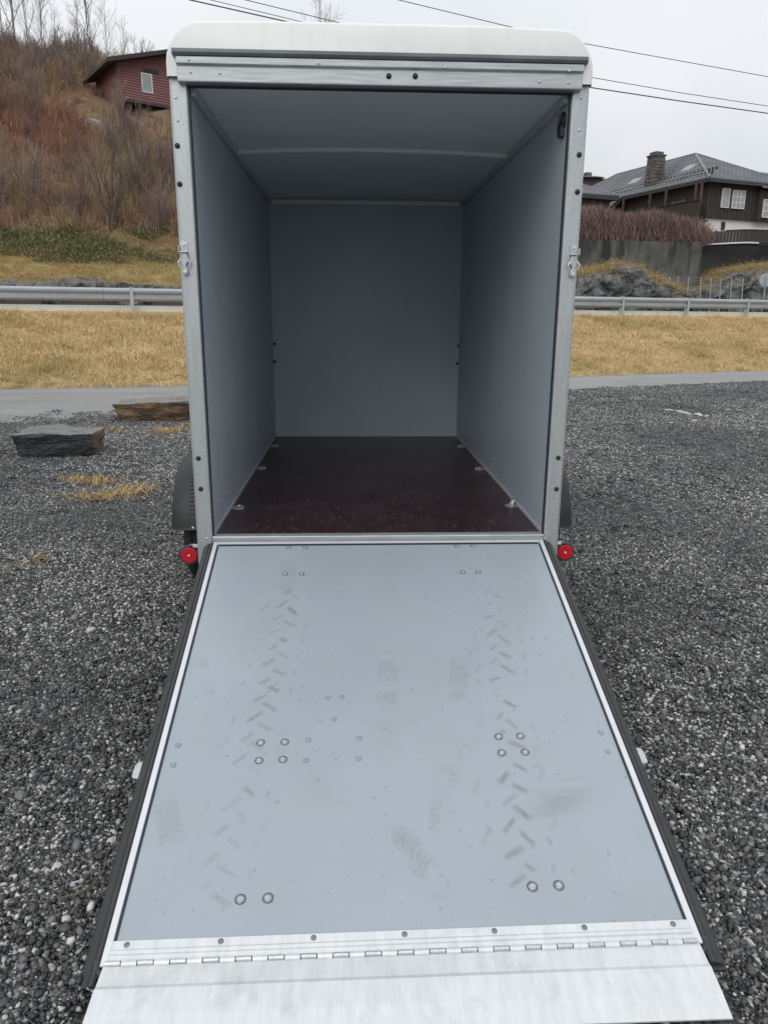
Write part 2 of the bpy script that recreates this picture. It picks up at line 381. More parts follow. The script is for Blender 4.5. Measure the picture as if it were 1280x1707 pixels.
MB().box((-W2+0.0006, 0.012, BED-0.02), (W2-0.0006, LEN-0.0006, BED)).build('floor_board', M['floor'], T)
# ceiling: slightly crowned shell, with a bow across it
def crown(x): return 0.035*(1-(x/W2)**2)
mb = MB(); xsn = np.linspace(-W2, W2, 25)
mb.prism([(x, ZT+0.004+0.6*crown(x)) for x in xsn]+[(x, ZT+0.05+crown(x)) for x in xsn[::-1]], lambda a, b, t: (a, t, b), [0.03, 0.8, 1.12, 2.0, LEN])
mb.build('ceiling', M['ceil'], T, smooth=True)
mb = MB(); pth = [(x, 1.17, ZT-0.002+0.6*crown(x)) for x in xsn]
mb.tube(pth, 0.014, 8); mb.build('roof_bow', M['roof'], T, smooth=True)
# roof shell
half = [(0.826, ZT+0.024), (0.826, ZT+0.075), (0.822, ZT+0.105), (0.808, ZT+0.14), (0.785, ZT+0.172), (0.757, ZT+0.198), (0.728, ZT+0.212), (0.69, ZT+0.2165), (0.4, ZT+0.222)]
prof = [(-x, z) for x, z in half]+[(x, z) for x, z in half[::-1]]
cz = ZT+0.1
mb = MB(); n = len(prof)
ts = [(-0.028, 1.0), (-0.034, 0.996)]
secs = [(-0.020, 1.0), (-0.034, 0.999), (-0.034, 0.985)]
secs = [(LEN+0.10, 0.0), (LEN+0.06, 0.0), (0.2, 0.0), (-0.018, 0.0), (-0.028, 0.004), (-0.034, 0.012)]
vs = []
for y, ins in secs:
    for x, z in prof:
        vs.append((x*(1-ins/0.826), y, z-ins*max(0, (z-ZT-0.05)/0.17)))
fs = []
for i in range(len(secs)-1):
    for k in range(n-1): fs.append((i*n+k, i*n+k+1, (i+1)*n+k+1, (i+1)*n+k))
fs.append(tuple((len(secs)-1)*n+k for k in range(n))); fs.append(tuple(range(n))[::-1])
mb.add(vs, fs)
roof_shell = mb.build('roof_shell', M['roof'], T, smooth=True)
# header rail in three steps
def hp(prof, m, name, x=0.80, par=T, bev=0.002):
    mb = MB(); mb.prism(prof, lambda a, b, t: (t, a, b), [-x, x]); return mb.build(name, m, par, bevel=bev)
lip = hp([(-0.030, ZT+0.0885), (-0.056, ZT+0.090), (-0.062, ZT+0.100), (-0.060, ZT+0.112), (-0.050, ZT+0.116), (-0.030, ZT+0.116)], M['lip'], 'header_channel', 0.795)  # zinc channel above the header, its shade painted into the dark colour
header = hp([(0.03, ZT+0.002), (-0.037, ZT+0.002), (-0.042, ZT+0.006), (-0.042, ZT+0.058), (-0.053, ZT+0.064), (-0.053, ZT+0.088), (0.03, ZT+0.088)], M['galv_streak'], 'header_rail', 0.782)
hp([(0.0, ZT-0.008), (-0.030, ZT-0.008), (-0.034, ZT-0.004), (-0.034, ZT+0.0015), (0.0, ZT+0.0015)], M['seal'], 'header_seal', 0.748, bev=0)
# corner posts
posts = {}
for s in (-1, 1):
    mb = MB()
    pf = [(0.752, 0.050), (0.752, -0.006), (0.757, -0.012), (0.812, -0.012), (0.822, -0.004), (0.822, 0.050)]
    mb.prism([(s*a, b) for a, b in pf], lambda a, b, t: (a, b, t), [0.40, BED, ZT+0.032])
    posts[s] = mb.build('corner_post', M['galv'], T, bevel=0.002)
    mb = MB().obox((s*0.771, -0.0135, ZT+0.012), [(1, 0, 0), (0, 1, 0), (0, 0, 1)], (0.012, 0.001, 0.012))
    MB().box((s*0.7455, -0.007, BED+0.004), (s*0.7515, 0.012, ZT-0.002)).build('door_seal', M['seal'], T)
# fasteners
def screw_mesh(r, h):
    return MB().lathe([(r, 0), (r*0.98, h*0.5), (r*0.75, h*0.9), (r*0.35, h), (r*0.3, h*0.55), (r*0.1, h*0.5)], (0, 0, 0), (0, -1, 0), 14)
def cap_mesh(r, h):
    return MB().lathe([(r, 0), (r*1.0, h*0.35), (r*0.8, h*0.8), (r*0.4, h), (0.0005, h*1.02)], (0, 0, 0), (0, -1, 0), 16)
_first = {}
def fast(kind, parent, p):
    if kind not in _first:
        mb = {'screw': lambda: screw_mesh(0.0058, 0.003), 'cap': lambda: cap_mesh(0.0105, 0.008), 'wcap': lambda: cap_mesh(0.0115, 0.012)}[kind]()
        o = mb.build({'screw': 'screw', 'cap': 'bolt_cap', 'wcap': 'bolt_cap'}[kind], M['zinc'] if kind == 'screw' else M['plastic'], parent, smooth=True)
        # build() shifts by the parent's origin; local mesh stays centred because T sits at the origin
        o.location = p; _first[kind] = o; return o
    return attach(_first[kind], parent, p)
for x, y in ((296, 243), (300, 307), (331, 764), (335, 815)): fast('cap', posts[-1], at(x, y, -0.012))
for x, y in ((965, 258), (962, 320), (930, 763), (927, 815)): fast('cap', posts[1], at(x, y, -0.012))
for x, y in ((293, 163), (297, 201), (305, 403), (345, 898), (322, 880)): fast('screw', posts[-1], at(x, y, -0.012))
for x, y in ((968, 163), (965, 217), (955, 420), (908, 898)): fast('screw', posts[1], at(x, y, -0.012))
for x, y in ((315, 99), (531, 105), (742, 112), (949, 118)): fast('screw', header, at(x, y, -0.053))
for x, y in ((318, 120), (367, 122), (899, 136), (947, 138)): fast('screw', header, at(x, y, -0.042))
for x, y in ((648, 127), (692, 127)): fast('cap', header, at(x, y, -0.042))
for x, y in ((458, 573), (458, 603), (764, 576), (762, 606)): fast('wcap', T, at(x, y, LEN-0.001))
for x, y in ((475, 722), (567, 722), (660, 722), (750, 722), (612, 339), (535, 338), (690, 340)): fast('screw', T, at(x, y, LEN-0.001 if y > 400 else LEN-0.0205))
# little rivets low on the side walls
for s in (-1, 1):
    for yv in (0.16, 0.30, 0.72, 0.83, 1.18, 1.29, 1.8, 2.3):
        for dz in (0.045, 0.12):
            o = fast('screw', T, (s*(W2-0.0005), yv+(0.05 if dz > 0.1 else 0), BED+dz)); o.rotation_euler = (0, 0, s*math.pi/2+math.pi if s > 0 else -math.pi/2+math.pi)
# door spring bracket inside, upper right
mb = MB(); mb.lathe([(0.036, 0), (0.036, 0.010), (0.028, 0.018), (0.014, 0.022), (0.004, 0.022)], (W2-0.001, 0.075, ZT-0.085), (-1, 0, 0), 20)
br = mb.build('spring_bracket', M['plastic'], T, smooth=True)
mb = MB().box((W2-0.018, 0.05, ZT-0.145), (W2-0.0015, 0.095, ZT-0.09)); mb.tube([(W2-0.02, 0.045, ZT-0.06), (W2-0.028, 0.06, ZT-0.10), (W2-0.02, 0.085, ZT-0.14)], 0.005, 6)
mb.build('bracket_arm', M['rubber'], br, bevel=0.006)
# latches
for s, lx in ((-1, 307), (1, 956)):
    p = at(lx, 412 if s < 0 else 417, -0.013); x, z = p[0], p[2]
    lt = bpy.data.objects.new('latch', None); COL.objects.link(lt); lt.parent = T; lt.location = (x, -0.012, z-0.05)
    mb = MB(); mb.box((x-0.016, -0.016, z-0.018), (x+0.016, -0.0125, z+0.020))
    mb.box((x-0.016, -0.040, z-0.022), (x+0.016, -0.0125, z-0.0185)); mb.box((x+s*0.016, -0.040, z-0.022), (x+s*0.020, -0.0125, z+0.004))
    mb.build('keeper', M['zinc'], lt, bevel=0.002)
    pf = [(-0.008, -0.022), (0.010, -0.022), (0.016, -0.040), (0.014, -0.058), (0.006, -0.072), (0.013, -0.088), (0.013, -0.102), (0.004, -0.110), (-0.008, -0.106), (-0.012, -0.094), (-0.006, -0.075), (-0.012, -0.055), (-0.010, -0.04)]
    mb = MB(); mb.prism([(x-s*0.2*0.0+s*-a*0+a*(-s), z+b) for a, b in pf], lambda a, b, t: (a, t, b), [-0.030, -0.020])
    mb.build('hook', M['zinc'], lt, bevel=0.002)
    for q in (-1, 1):
        MB().tube([(x+q*0.013, -0.026, z-0.045), (x+q*0.024, -0.03, z-0.06), (x+q*0.018, -0.026, z-0.078)], 0.0035, 6).build('spring_wire', M['alu'], lt, smooth=True)
    sc_ = MB().lathe([(0.007, 0), (0.006, 0.004), (0.002, 0.005)], (x-s*0.002, -0.030, z-0.097), (0, -1, 0), 12); sc_.tube([(x-s*0.002, -0.0125, z-0.097), (x-s*0.002, -0.03, z-0.097)], 0.004, 8)
    sc_.build('screw', M['alu'], lt, smooth=True)
    sc_ = MB().lathe([(0.006, 0), (0.005, 0.004), (0.002, 0.005)], (x, -0.016, z+0.008), (0, -1, 0), 12); sc_.build('screw', M['alu'], lt, smooth=True)
# rear sill
mb = MB(); mb.prism([(0.03, BED+0.0006), (0.03, BED+0.004), (-0.012, BED+0.004), (-0.016, BED+0.0), (-0.016, BED-0.055), (0.0, BED-0.055), (0.0, BED-0.021), (0.0115, BED-0.021), (0.0115, BED+0.0006)], lambda a, b, t: (t, a, b), [-0.7505, 0.7505])
mb.build('rear_sill', M['galv_streak'], T, bevel=0.0015)
# tie-down rings
def tie(x, y, raised=False):
    z = BED
    s = -1 if x < 0 else 1
    x = s*0.715
    r = bpy.data.objects.new('tie_down', None); COL.objects.link(r); r.parent = T; r.location = (x, y, z)
    MB().lathe([(0.034, 0.0005), (0.034, 0.003), (0.027, 0.006), (0.022, 0.0035), (0.004, 0.002)], (x, y, z), (0, 0, 1), 20).build('plate', M['zinc'], r, smooth=True)
    pts = []
    for k in range(13):
        a = math.pi*k/12; px, py = 0.02*math.cos(a), 0.034*math.sin(a)
        pts.append((x+py*0.35*s+0.0, y+px, z+0.006+py) if raised else (x-s*0.008+px, y-0.015+py, z+0.0085))
    MB().tube(pts, 0.0045, 6).build('ring', M['zinc'], r, smooth=True)
for x, y, rr in ((-1, 0.51, 0), (-1, 1.54, 0), (-1, 2.40, 0), (1, 0.53, 1), (1, 1.50, 0), (1, 2.36, 0)): tie(x, y, rr)

# ------- the ramp
RA = 0.3028; RO = np.array([0, -0.02, BED-0.02])
RV = np.array([0, -math.cos(RA), -math.sin(RA)]); RN = np.array([0, -math.sin(RA), math.cos(RA)])
TW = 0.0080
def rp(u, v, w=0.0):
    p = RO+RV*v+RN*(w+TW*u*v); return (u, p[1], p[2])
def onramp(x, y, it=4):
    d = ray(x, y); u = 0; v = 1; 
    for _ in range(it):
        off = TW*u*v; t = ((RO+RN*off-CAM)@RN)/(d@RN); P = CAM+t*d; u, v = P[0], (P-RO)@RV
    return u, v
PU, PV0, PV1 = 0.7185, 0.034, 1.752
# dirt mask on a fine grid
nu, nv = 285, 345
uu = np.linspace(-PU, PU, nu); vv = np.linspace(PV0, PV1, nv); UU, VV = np.meshgrid(uu, vv)
dirt = np.zeros_like(UU)
def stamp(u0, v0, ang, lu, lv, amt, soft=0.5):
    c, s_ = math.cos(ang), math.sin(ang); a = (UU-u0)*c+(VV-v0)*s_; b = -(UU-u0)*s_+(VV-v0)*c
    d = np.maximum(np.abs(a)/lu, np.abs(b)/lv)
    g = np.clip((1-d)/soft+0.5, 0, 1); g = g*(0.55+0.6*vn(UU*160+u0*99, VV*160))
    np.maximum(dirt, amt*g, out=dirt)
rr = random.Random(5)
for p0, p1, amts in (((487, 985), (345, 1530), lambda t: (0.66 if t < 0.75 else 0.34)), ((822, 985), (872, 1470), lambda t: 0.36+0.46*min(1, t*1.6))):
    a = onramp(*p0); b = onramp(*p1); L_ = b[1]-a[1]; nm = int(L_/0.040)
    for k in range(nm):
        t = k/(nm-1); u = a[0]+(b[0]-a[0])*t; v = a[1]+L_*t; sd_ = 1 if k % 2 else -1
        am = amts(t)*(rr.uniform(0.4, 0.9) if rr.random() < 0.93 else 0.15)
        stamp(u+sd_*0.021+rr.uniform(-.007, .007), v+rr.uniform(-.006, .006), -sd_*rr.uniform(0.6, 1.1), 0.0085*rr.uniform(.7, 1.1), 0.026*rr.uniform(0.6, 1.2), am, rr.uniform(0.4, 0.8))
        if rr.random() < 0.5: stamp(u+sd_*0.085, v+0.01, rr.uniform(-.3, .3), 0.006, 0.014, am*0.5)
        if rr.random() < 0.35: stamp(u-sd_*0.10*rr.uniform(.8, 1.2), v-0.01, 0.5, 0.008, 0.03, am*0.3)
def foot(x, y, ang, amt, L1=0.13, W1=0.05):
    u0, v0 = onramp(x, y); c, s_ = math.cos(ang), math.sin(ang)
    a = (UU-u0)*c+(VV-v0)*s_; b = -(UU-u0)*s_+(VV-v0)*c
    w = W1*(1-0.25*np.cos(b/L1*3.0)); d = (a/w)**2+(b/L1)**2
    g = np.clip((1-d)*3, 0, 1)*(0.35+0.65*np.clip(np.sin(b*330+4*np.sin(a*60)+9*vn(UU*25, VV*25))*2*vn(UU*70, VV*70)+0.2, 0, 1))*np.clip(fbm(UU*22, VV*22)*3.2-1.0, 0, 1)*1.25
    np.maximum(dirt, amt*g, out=dirt)
for x, y, an, am in ((645, 1140, 0.1, 0.24), (700, 1435, -0.5, 0.28), (740, 1330, 0.2, 0.22), (765, 1125, 0.2, 0.22), (335, 1130, -0.3, 0.22), (280, 1365, -0.4, 0.22), (480, 960, 0.0, 0.12)): foot(x, y, an, am)
u0, v0 = onramp(935, 1330)
sm = np.exp(-(((UU-u0)/0.11)**2+((VV-v0-(UU-u0)*-0.35)/0.06)**2))*np.clip(fbm(UU*9+(VV-v0)*20, VV*40)*2.4-0.5, 0, 1.3); np.maximum(dirt, 0.28*sm, out=dirt)
dirt += 0.05*np.clip(fbm(UU*5, VV*5)-0.45, 0, 1)
for _ in range(420):
    stamp(rr.uniform(-PU, PU), rr.uniform(PV0, PV1), 0, rr.uniform(.0025, .005), rr.uniform(.0025, .005), rr.uniform(0.1, 0.5))
pv = np.stack([UU, VV, 0*UU], -1).reshape(-1, 3)
P3 = RO[None]+RV[None]*pv[:, 1:2]+RN[None]*(TW*pv[:, :1]*pv[:, 1:2]); P3[:, 0] = pv[:, 0]
idx = np.arange(nu*nv).reshape(nv, nu); fq = np.stack([idx[:-1,:-1], idx[1:,:-1], idx[1:,1:], idx[:-1,1:]], -1).reshape(-1, 4)
ramp = raw('tail_ramp', P3, fq, M['panel'], T)
at_ = ramp.data.attributes.new('dirt', 'FLOAT', 'POINT'); at_.data.foreach_set('value', np.clip(dirt, 0, 1).astype(np.float32).ravel())
tag(ramp, 'grey ramp panel marked with muddy tyre tracks and footprints')
mb = MB()
mb.prism([(u, -0.004) for u in np.linspace(-0.742, 0.742, 13)]+[(u, -0.040) for u in np.linspace(0.742, -0.742, 13)], lambda a, b, t: rp(a, t, b), np.linspace(0.005, 1.80, 13)); mb.build('core_board', M['galv'], ramp)
# white frame strips with dark grooves
for s in (-1, 1):
    pf = [(0.7255, -0.002), (0.7255, 0.004), (0.7270, 0.006), (0.7425, 0.006), (0.7435, 0.003), (0.7435, -0.002)]
    mb = MB(); mb.prism([(s*a, b) for a, b in pf], lambda a, b, t: rp(a, t, b), [0.034 if False else 0.008, 0.5, 1.0, 1.5, 1.808]); mb.build('edge_strip', M['alu'], ramp, bevel=0.001)
    mb = MB(); mb.prism([(s*0.719, -0.002), (s*0.719, 0.0025), (s*0.725, 0.0035), (s*0.725, -0.002)], lambda a, b, t: rp(a, t, b), [0.037, 0.5, 1.0, 1.5, 1.76]); mb.build('panel_seal', M['seal'], ramp)
    # rubber bulb seal in two ribs, flaring at the lower end
    pf = [(0.7445, -0.030), (0.7445, -0.002), (0.750, 0.004), (0.757, 0.002), (0.761, -0.004), (0.766, -0.001), (0.772, -0.005), (0.780, -0.012), (0.789, -0.020), (0.790, -0.026), (0.776, -0.032)]
    mb = MB(); mb.prism([(s*a, b) for a, b in pf], lambda a, b, t: rp(a, t, b), [0.01, 0.4, 0.8, 1.2, 1.6, 1.852]); mb.build('rubber_seal', M['rubber'], ramp, smooth=True)
    # gusset of rubber at the lower corner
    mb = MB(); mb.prism([(s*0.60, 1.815), (s*0.748, 1.815), (s*0.790, 1.8525), (s*0.787, 1.862), (s*0.60, 1.862)], lambda a, b, t: rp(a, b, t), [-0.034, -0.018]); mb.build('corner_seal', M['rubber'], ramp, bevel=0.004)
    mb = MB().tube([rp(s*0.60, 1.826, -0.008), rp(s*0.735, 1.826, -0.008), rp(s*0.752, 1.812, -0.006), rp(s*0.754, 1.79, -0.004)], 0.010, 8); mb.build('seal_bead', M['rubber'], ramp, smooth=True)
    # side tongue
    u, v = onramp(*((228, 1274) if s < 0 else (1066, 1250)))
    mb = MB(); mb.prism([(s*0.786, v-0.032), (s*0.806, v-0.028), (s*0.812, v-0.012), (s*0.812, v+0.026), (s*0.806, v+0.032), (s*0.786, v+0.034)], lambda a, b, t: rp(a, b, t), [-0.030, -0.024]); mb.build('catch_tongue', M['galv'], ramp, bevel=0.003)
mb = MB().box((-0.7245, 0.008, -0.002), (0.7245, 0.024, 0.0055), rp); mb.build('edge_strip', M['alu'], ramp, bevel=0.001)
mb = MB().box((-0.718, 0.0245, -0.002), (0.718, 0.0335, 0.003), rp); mb.build('panel_seal', M['seal'], ramp)
mb = MB().tube([rp(-0.745, -0.008, -0.014), rp(0.745, -0.008, -0.014)], 0.009, 8); mb.build('hinge_rod', M['seal'], ramp, smooth=True)
# lower hinge strip with a rib, knuckles and flap
mb = MB(); mb.prism([(1.748, -0.001), (1.748, 0.004), (1.770, 0.0045), (1.774, 0.009), (1.782, 0.009), (1.786, 0.004), (1.797, 0.004), (1.797, -0.001)], lambda a, b, t: rp(t, a, b), np.linspace(-0.729, 0.729, 9))
hs = mb.build('hinge_strip', M['flap'], ramp, bevel=0.0008)
nk = 37; ku = np.linspace(-0.733, 0.733, nk+1)
for k in range(nk):
    a, b = ku[k]+0.0012, ku[k+1]-0.0012
    if k % 2 == 0:
        MB().tube([rp(a, 1.802, 0.004), rp(b, 1.802, 0.004)], 0.0062, 10).build('hinge_knuckle', M['zinc'], hs, smooth=True)
    else:
        mb = MB(); mb.prism([(1.795, 0.0035), (1.797, 0.0085), (1.803, 0.0105), (1.809, 0.008), (1.811, 0.003)], lambda p, q, t: rp(t, p, q), [a, b]); mb.build('hinge_knuckle', M['flap'], hs, bevel=0.0008)
h0 = np.array(rp(0, 1.808, 0.0025)); FLEN = 0.205
tipy = -1.925
def fp(u, t, w=0.0):
    a = np.array(rp(u, 1.808, 0.0025)); b = np.array((u, tipy, 0.020)); p = a*(1-t)+b*t; return (u, p[1], p[2]+w+0.006*math.sin(math.pi*t)*0.6)
mb = MB(); us = np.linspace(-0.735, 0.735, 13); tvals = [0, 0.12, 0.30, 0.36, 0.7, 1.0]; tw = [0, 0, 0.0, 0.004, 0.0025, 0.0]
vs = [fp(u, t, w_+dz) for dz in (0, -0.004) for t, w_ in zip(tvals, tw) for u in us]; nn = len(us); fs = []
for q in range(2):
    o = q*nn*len(tvals)
    for i in range(len(tvals)-1):
        for k in range(nn-1): fs.append((o+i*nn+k, o+i*nn+k+1, o+(i+1)*nn+k+1, o+(i+1)*nn+k))
o = nn*len(tvals)
per = [i for i in range(nn)]+[i*nn+nn-1 for i in range(1, len(tvals))]+[(len(tvals)-1)*nn+i for i in range(nn-2, -1, -1)]+[i*nn for i in range(len(tvals)-2, 0, -1)]
for i in range(len(per)): a, b = per[i], per[(i+1) % len(per)]; fs.append((a, b, b+o, a+o))
mb.add(vs, fs); flap = mb.build('loading_flap', M['flap'], ramp)
# bolts through the ramp panel
rax = Vector(RN)
def rbolt(u, v, r, m, name='bolt', h=0.004):
    p = rp(u, v, 0.0003)
    if name == 'bolt': MB().lathe([(r*1.32, 0), (r*1.28, 0.0009), (r*1.0, 0.001)], p, rax, 20).build('washer', M['seal'], ramp, smooth=True)
    MB().lathe([(r*1.12, 0), (r*1.12, h*0.25), (r*1.02, h*0.5), (r*0.96, h*0.12), (r*0.88, h*0.12), (r*0.84, h*0.75), (r*0.66, h*1.0), (r*0.60, h*0.62), (r*0.5, h*0.62), (r*0.44, h*1.15), (r*0.2, h*1.3), (r*0.05, h*1.32)], p, rax, 20).build(name, m, ramp, smooth=True)
for x, y, r in ((481, 910, .0085), (509, 910, .0085), (760, 907, .0085), (787, 907, .0085), (476, 957, .009), (503, 957, .009), (771, 954, .009), (797, 954, .009),
             (435, 1238, .0105), (475, 1237, .0105), (432, 1268, .0105), (472, 1266, .0105), (831, 1228, .0105), (867, 1227, .0105), (836, 1255, .0105), (875, 1254, .0105),
             (401, 1499, .0115), (447, 1497, .0115), (887, 1478, .0115), (931, 1476, .0115)):
    u, v = onramp(x, y); rbolt(u, max(v, 0.047), r*0.98, M['bolt'], 'bolt', 0.0042)
for x, y in ((547, 1163), (570, 1162), (557, 1199), (514, 1234), (510, 1268), (599, 1231), (598, 1265), (282, 1243), (274, 1276), (1014, 1221), (1026, 1253)):
    u, v = onramp(x, y); u = max(-0.684, min(0.684, u)); rbolt(u, v, 0.0085, M['panel'], 'rivet', 0.0032)
for x, y in ((212, 1578), (369, 1569), (523, 1563), (674, 1556), (823, 1550), (972, 1543), (1119, 1538)):
    u, v = onramp(x, y); p = rp(u, 1.759, 0.0042)
    MB().lathe([(0.0075, 0), (0.0075, 0.001), (0.005, 0.0022), (0.0045, 0.0008), (0.001, 0.0008)], p, rax, 16).build('rivet', M['rivet'], hs, smooth=True)

# ------- running gear
AX, WR = 1.17, 0.315
mb = MB()
for s in (-1, 1): mb.box((s*0.62, 0.08, 0.44), (s*0.70, LEN, 0.545))
for y in (0.10, 0.9, 1.7, 2.6): mb.box((-0.62, y, 0.46), (0.62, y+0.06, 0.54))
mb.box((-0.82, AX-0.04, 0.28), (0.82, AX+0.04, 0.36)); mb.box((-0.78, 0.055, 0.40), (0.78, 0.11, 0.545))
mb.build('chassis', M['galv'], T)
mb = MB().obox((-0.3, LEN+0.6, 0.46), [Vector((0.45, 1, 0)).normalized(), Vector((1, -0.45, 0)).normalized(), (0, 0, 1)], (0.75, 0.035, 0.04))
mb.obox((0.3, LEN+0.6, 0.46), [Vector((-0.45, 1, 0)).normalized(), Vector((1, 0.45, 0)).normalized(), (0, 0, 1)], (0.75, 0.035, 0.04)); mb.box((-0.05, LEN+1.15, 0.42), (0.05, LEN+1.7, 0.52))
mb.build('drawbar', M['galv'], T)
MB().tube([(0.09, LEN+1.35, 0.62), (0.09, LEN+1.35, 0.10)], 0.024, 10).lathe([(0.10, -0.03), (0.10, 0.03)], (0.09, LEN+1.35, 0.10), (1, 0, 0), 18).build('jockey_wheel', M['plastic'], T)
for s in (-1, 1):
    wh = bpy.data.objects.new('wheel', None); COL.objects.link(wh); wh.parent = T; wh.location = (s*1.0, AX, WR)
    tw_ = 0.093
    prof_ = [(0.19, -tw_*0.85), (0.25, -tw_), (0.295, -tw_*0.95), (0.310, -tw_*0.75), (0.315, -tw_*0.45), (0.309, -tw_*0.42), (0.309, -tw_*0.36), (0.315, -tw_*0.33), (0.315, -0.005), (0.309, -0.003), (0.309, 0.003), (0.315, 0.005), (0.315, tw_*0.33), (0.309, tw_*0.36), (0.309, tw_*0.42), (0.315, tw_*0.45), (0.310, tw_*0.75), (0.295, tw_*0.95), (0.25, tw_), (0.19, tw_*0.85)]
    MB().lathe(prof_, (s*1.0, AX, WR), (1, 0, 0), 64).build('tyre', M['tyre'], wh, smooth=True)
    MB().lathe([(0.19, -0.06), (0.19, 0.055*1), (0.17, 0.05), (0.15, 0.01), (0.08, 0.02), (0.06, 0.05), (0.03, 0.06)] if s > 0 else [(0.03, -0.06), (0.06, -0.05), (0.08, -0.02), (0.15, -0.01), (0.17, -0.05), (0.19, -0.055), (0.19, 0.06)], (s*1.0, AX, WR), (1, 0, 0), 32).build('rim', M['galv'], wh, smooth=True)
    # mudguard: swept arc with rounded outer lip
    FR = 0.405; arc = [math.pi*(1.02-0.0)-0 for _ in ()]
    angs = np.linspace(rad(172), rad(8), 22)
    pf = [(0.835, -0.012), (0.835, 0.0), (0.90, 0.004), (1.05, 0.004), (1.100, -0.004), (1.128, -0.022), (1.136, -0.05), (1.140, -0.075), (1.134, -0.075), (1.130, -0.05), (1.122, -0.027), (1.095, -0.011), (1.05, -0.004), (0.90, -0.004)]
    mb = MB(); mb.prism([(s*a, b) for a, b in pf], lambda a, b, t: (a, AX+(FR+b)*math.cos(t), WR+0.05+(FR+b)*math.sin(t)*0.98), angs)
    # straight skirt at the rear edge
    y0 = AX-(FR)*math.cos(rad(8)); z0 = WR+0.05+FR*math.sin(rad(8))*0.98
    mb.prism([(s*a, b) for a, b in pf], lambda a, b, t: (a, y0-b*0.98-0.004*t, z0-t*0.012+0.001), [0, 1])
    mg = mb.build('mudguard', M['plastic'], T, smooth=True)
    # ribbed tread panel on the mudguard
    for k in range(16):
        an = rad(180-(20+k*3.4)); yy = AX+(FR+0.006)*math.cos(an); zz = WR+0.05+(FR+0.006)*math.sin(an)*0.98
        rn = Vector((0, math.cos(an), math.sin(an))); tn = Vector((0, -math.sin(an), math.cos(an)))
        MB().obox((s*0.945, yy, zz), [(1, 0, 0), tn, rn], (0.085, 0.006, 0.004)).build('tread_rib', M['rubber'], mg, bevel=0.002)
    an = rad(180-78); 
    MB().obox((s*0.945, AX+(FR+0.004)*math.cos(an), WR+0.05+(FR+0.004)*math.sin(an)*0.98), [(1, 0, 0), Vector((0, -math.sin(an), math.cos(an))), Vector((0, math.cos(an), math.sin(an)))], (0.10, 0.012, 0.010)).build('mudguard_bracket', M['seal'], mg, bevel=0.004)
    # round red marker lamp on a rubber arm
    lp = at(316, 925, 0.10) if s < 0 else at(941, 920, 0.10)
    lm = bpy.data.objects.new('marker_lamp', None); COL.objects.link(lm); lm.parent = T; lm.location = lp
    x, y, z = lp
    MB().lathe([(0.044, 0), (0.0455, 0.02), (0.0445, 0.027), (0.0375, 0.027)], (x, y+0.022, z), (0, -1, 0), 28).build('lamp_housing', M['rubber'], lm, smooth=True)
    mb = MB().box((min(s*0.80, x), y+0.004, z-0.035), (max(s*0.80, x), y+0.03, z+0.036)); mb.build('lamp_arm', M['rubber'], lm, bevel=0.006)
    mb = MB().box((min(s*0.80, x), y-0.005, z+0.037), (max(s*0.80, x)+0.0, y+0.04, z+0.041)); mb.build('lamp_bracket', M['galv'], lm)
    ln = MB().lathe([(0.0365, 0.0), (0.0365, 0.005), (0.0345, 0.0065), (0.0325, 0.0065), (0.0320, 0.0045), (0.0265, 0.0045), (0.026, 0.0065), (0.019, 0.0065), (0.0185, 0.0045), (0.012, 0.0045), (0.0115, 0.0065), (0.003, 0.0065)], (x, y-0.003, z), (0, -1, 0), 30).build('lens', M['red'], lm)
    MB().lathe([(0.005, 0), (0.0045, 0.003), (0.001, 0.0035)], (x, y-0.0092, z), (0, -1, 0), 12).build('lens_screw', M['whitedot'], lm, smooth=True)
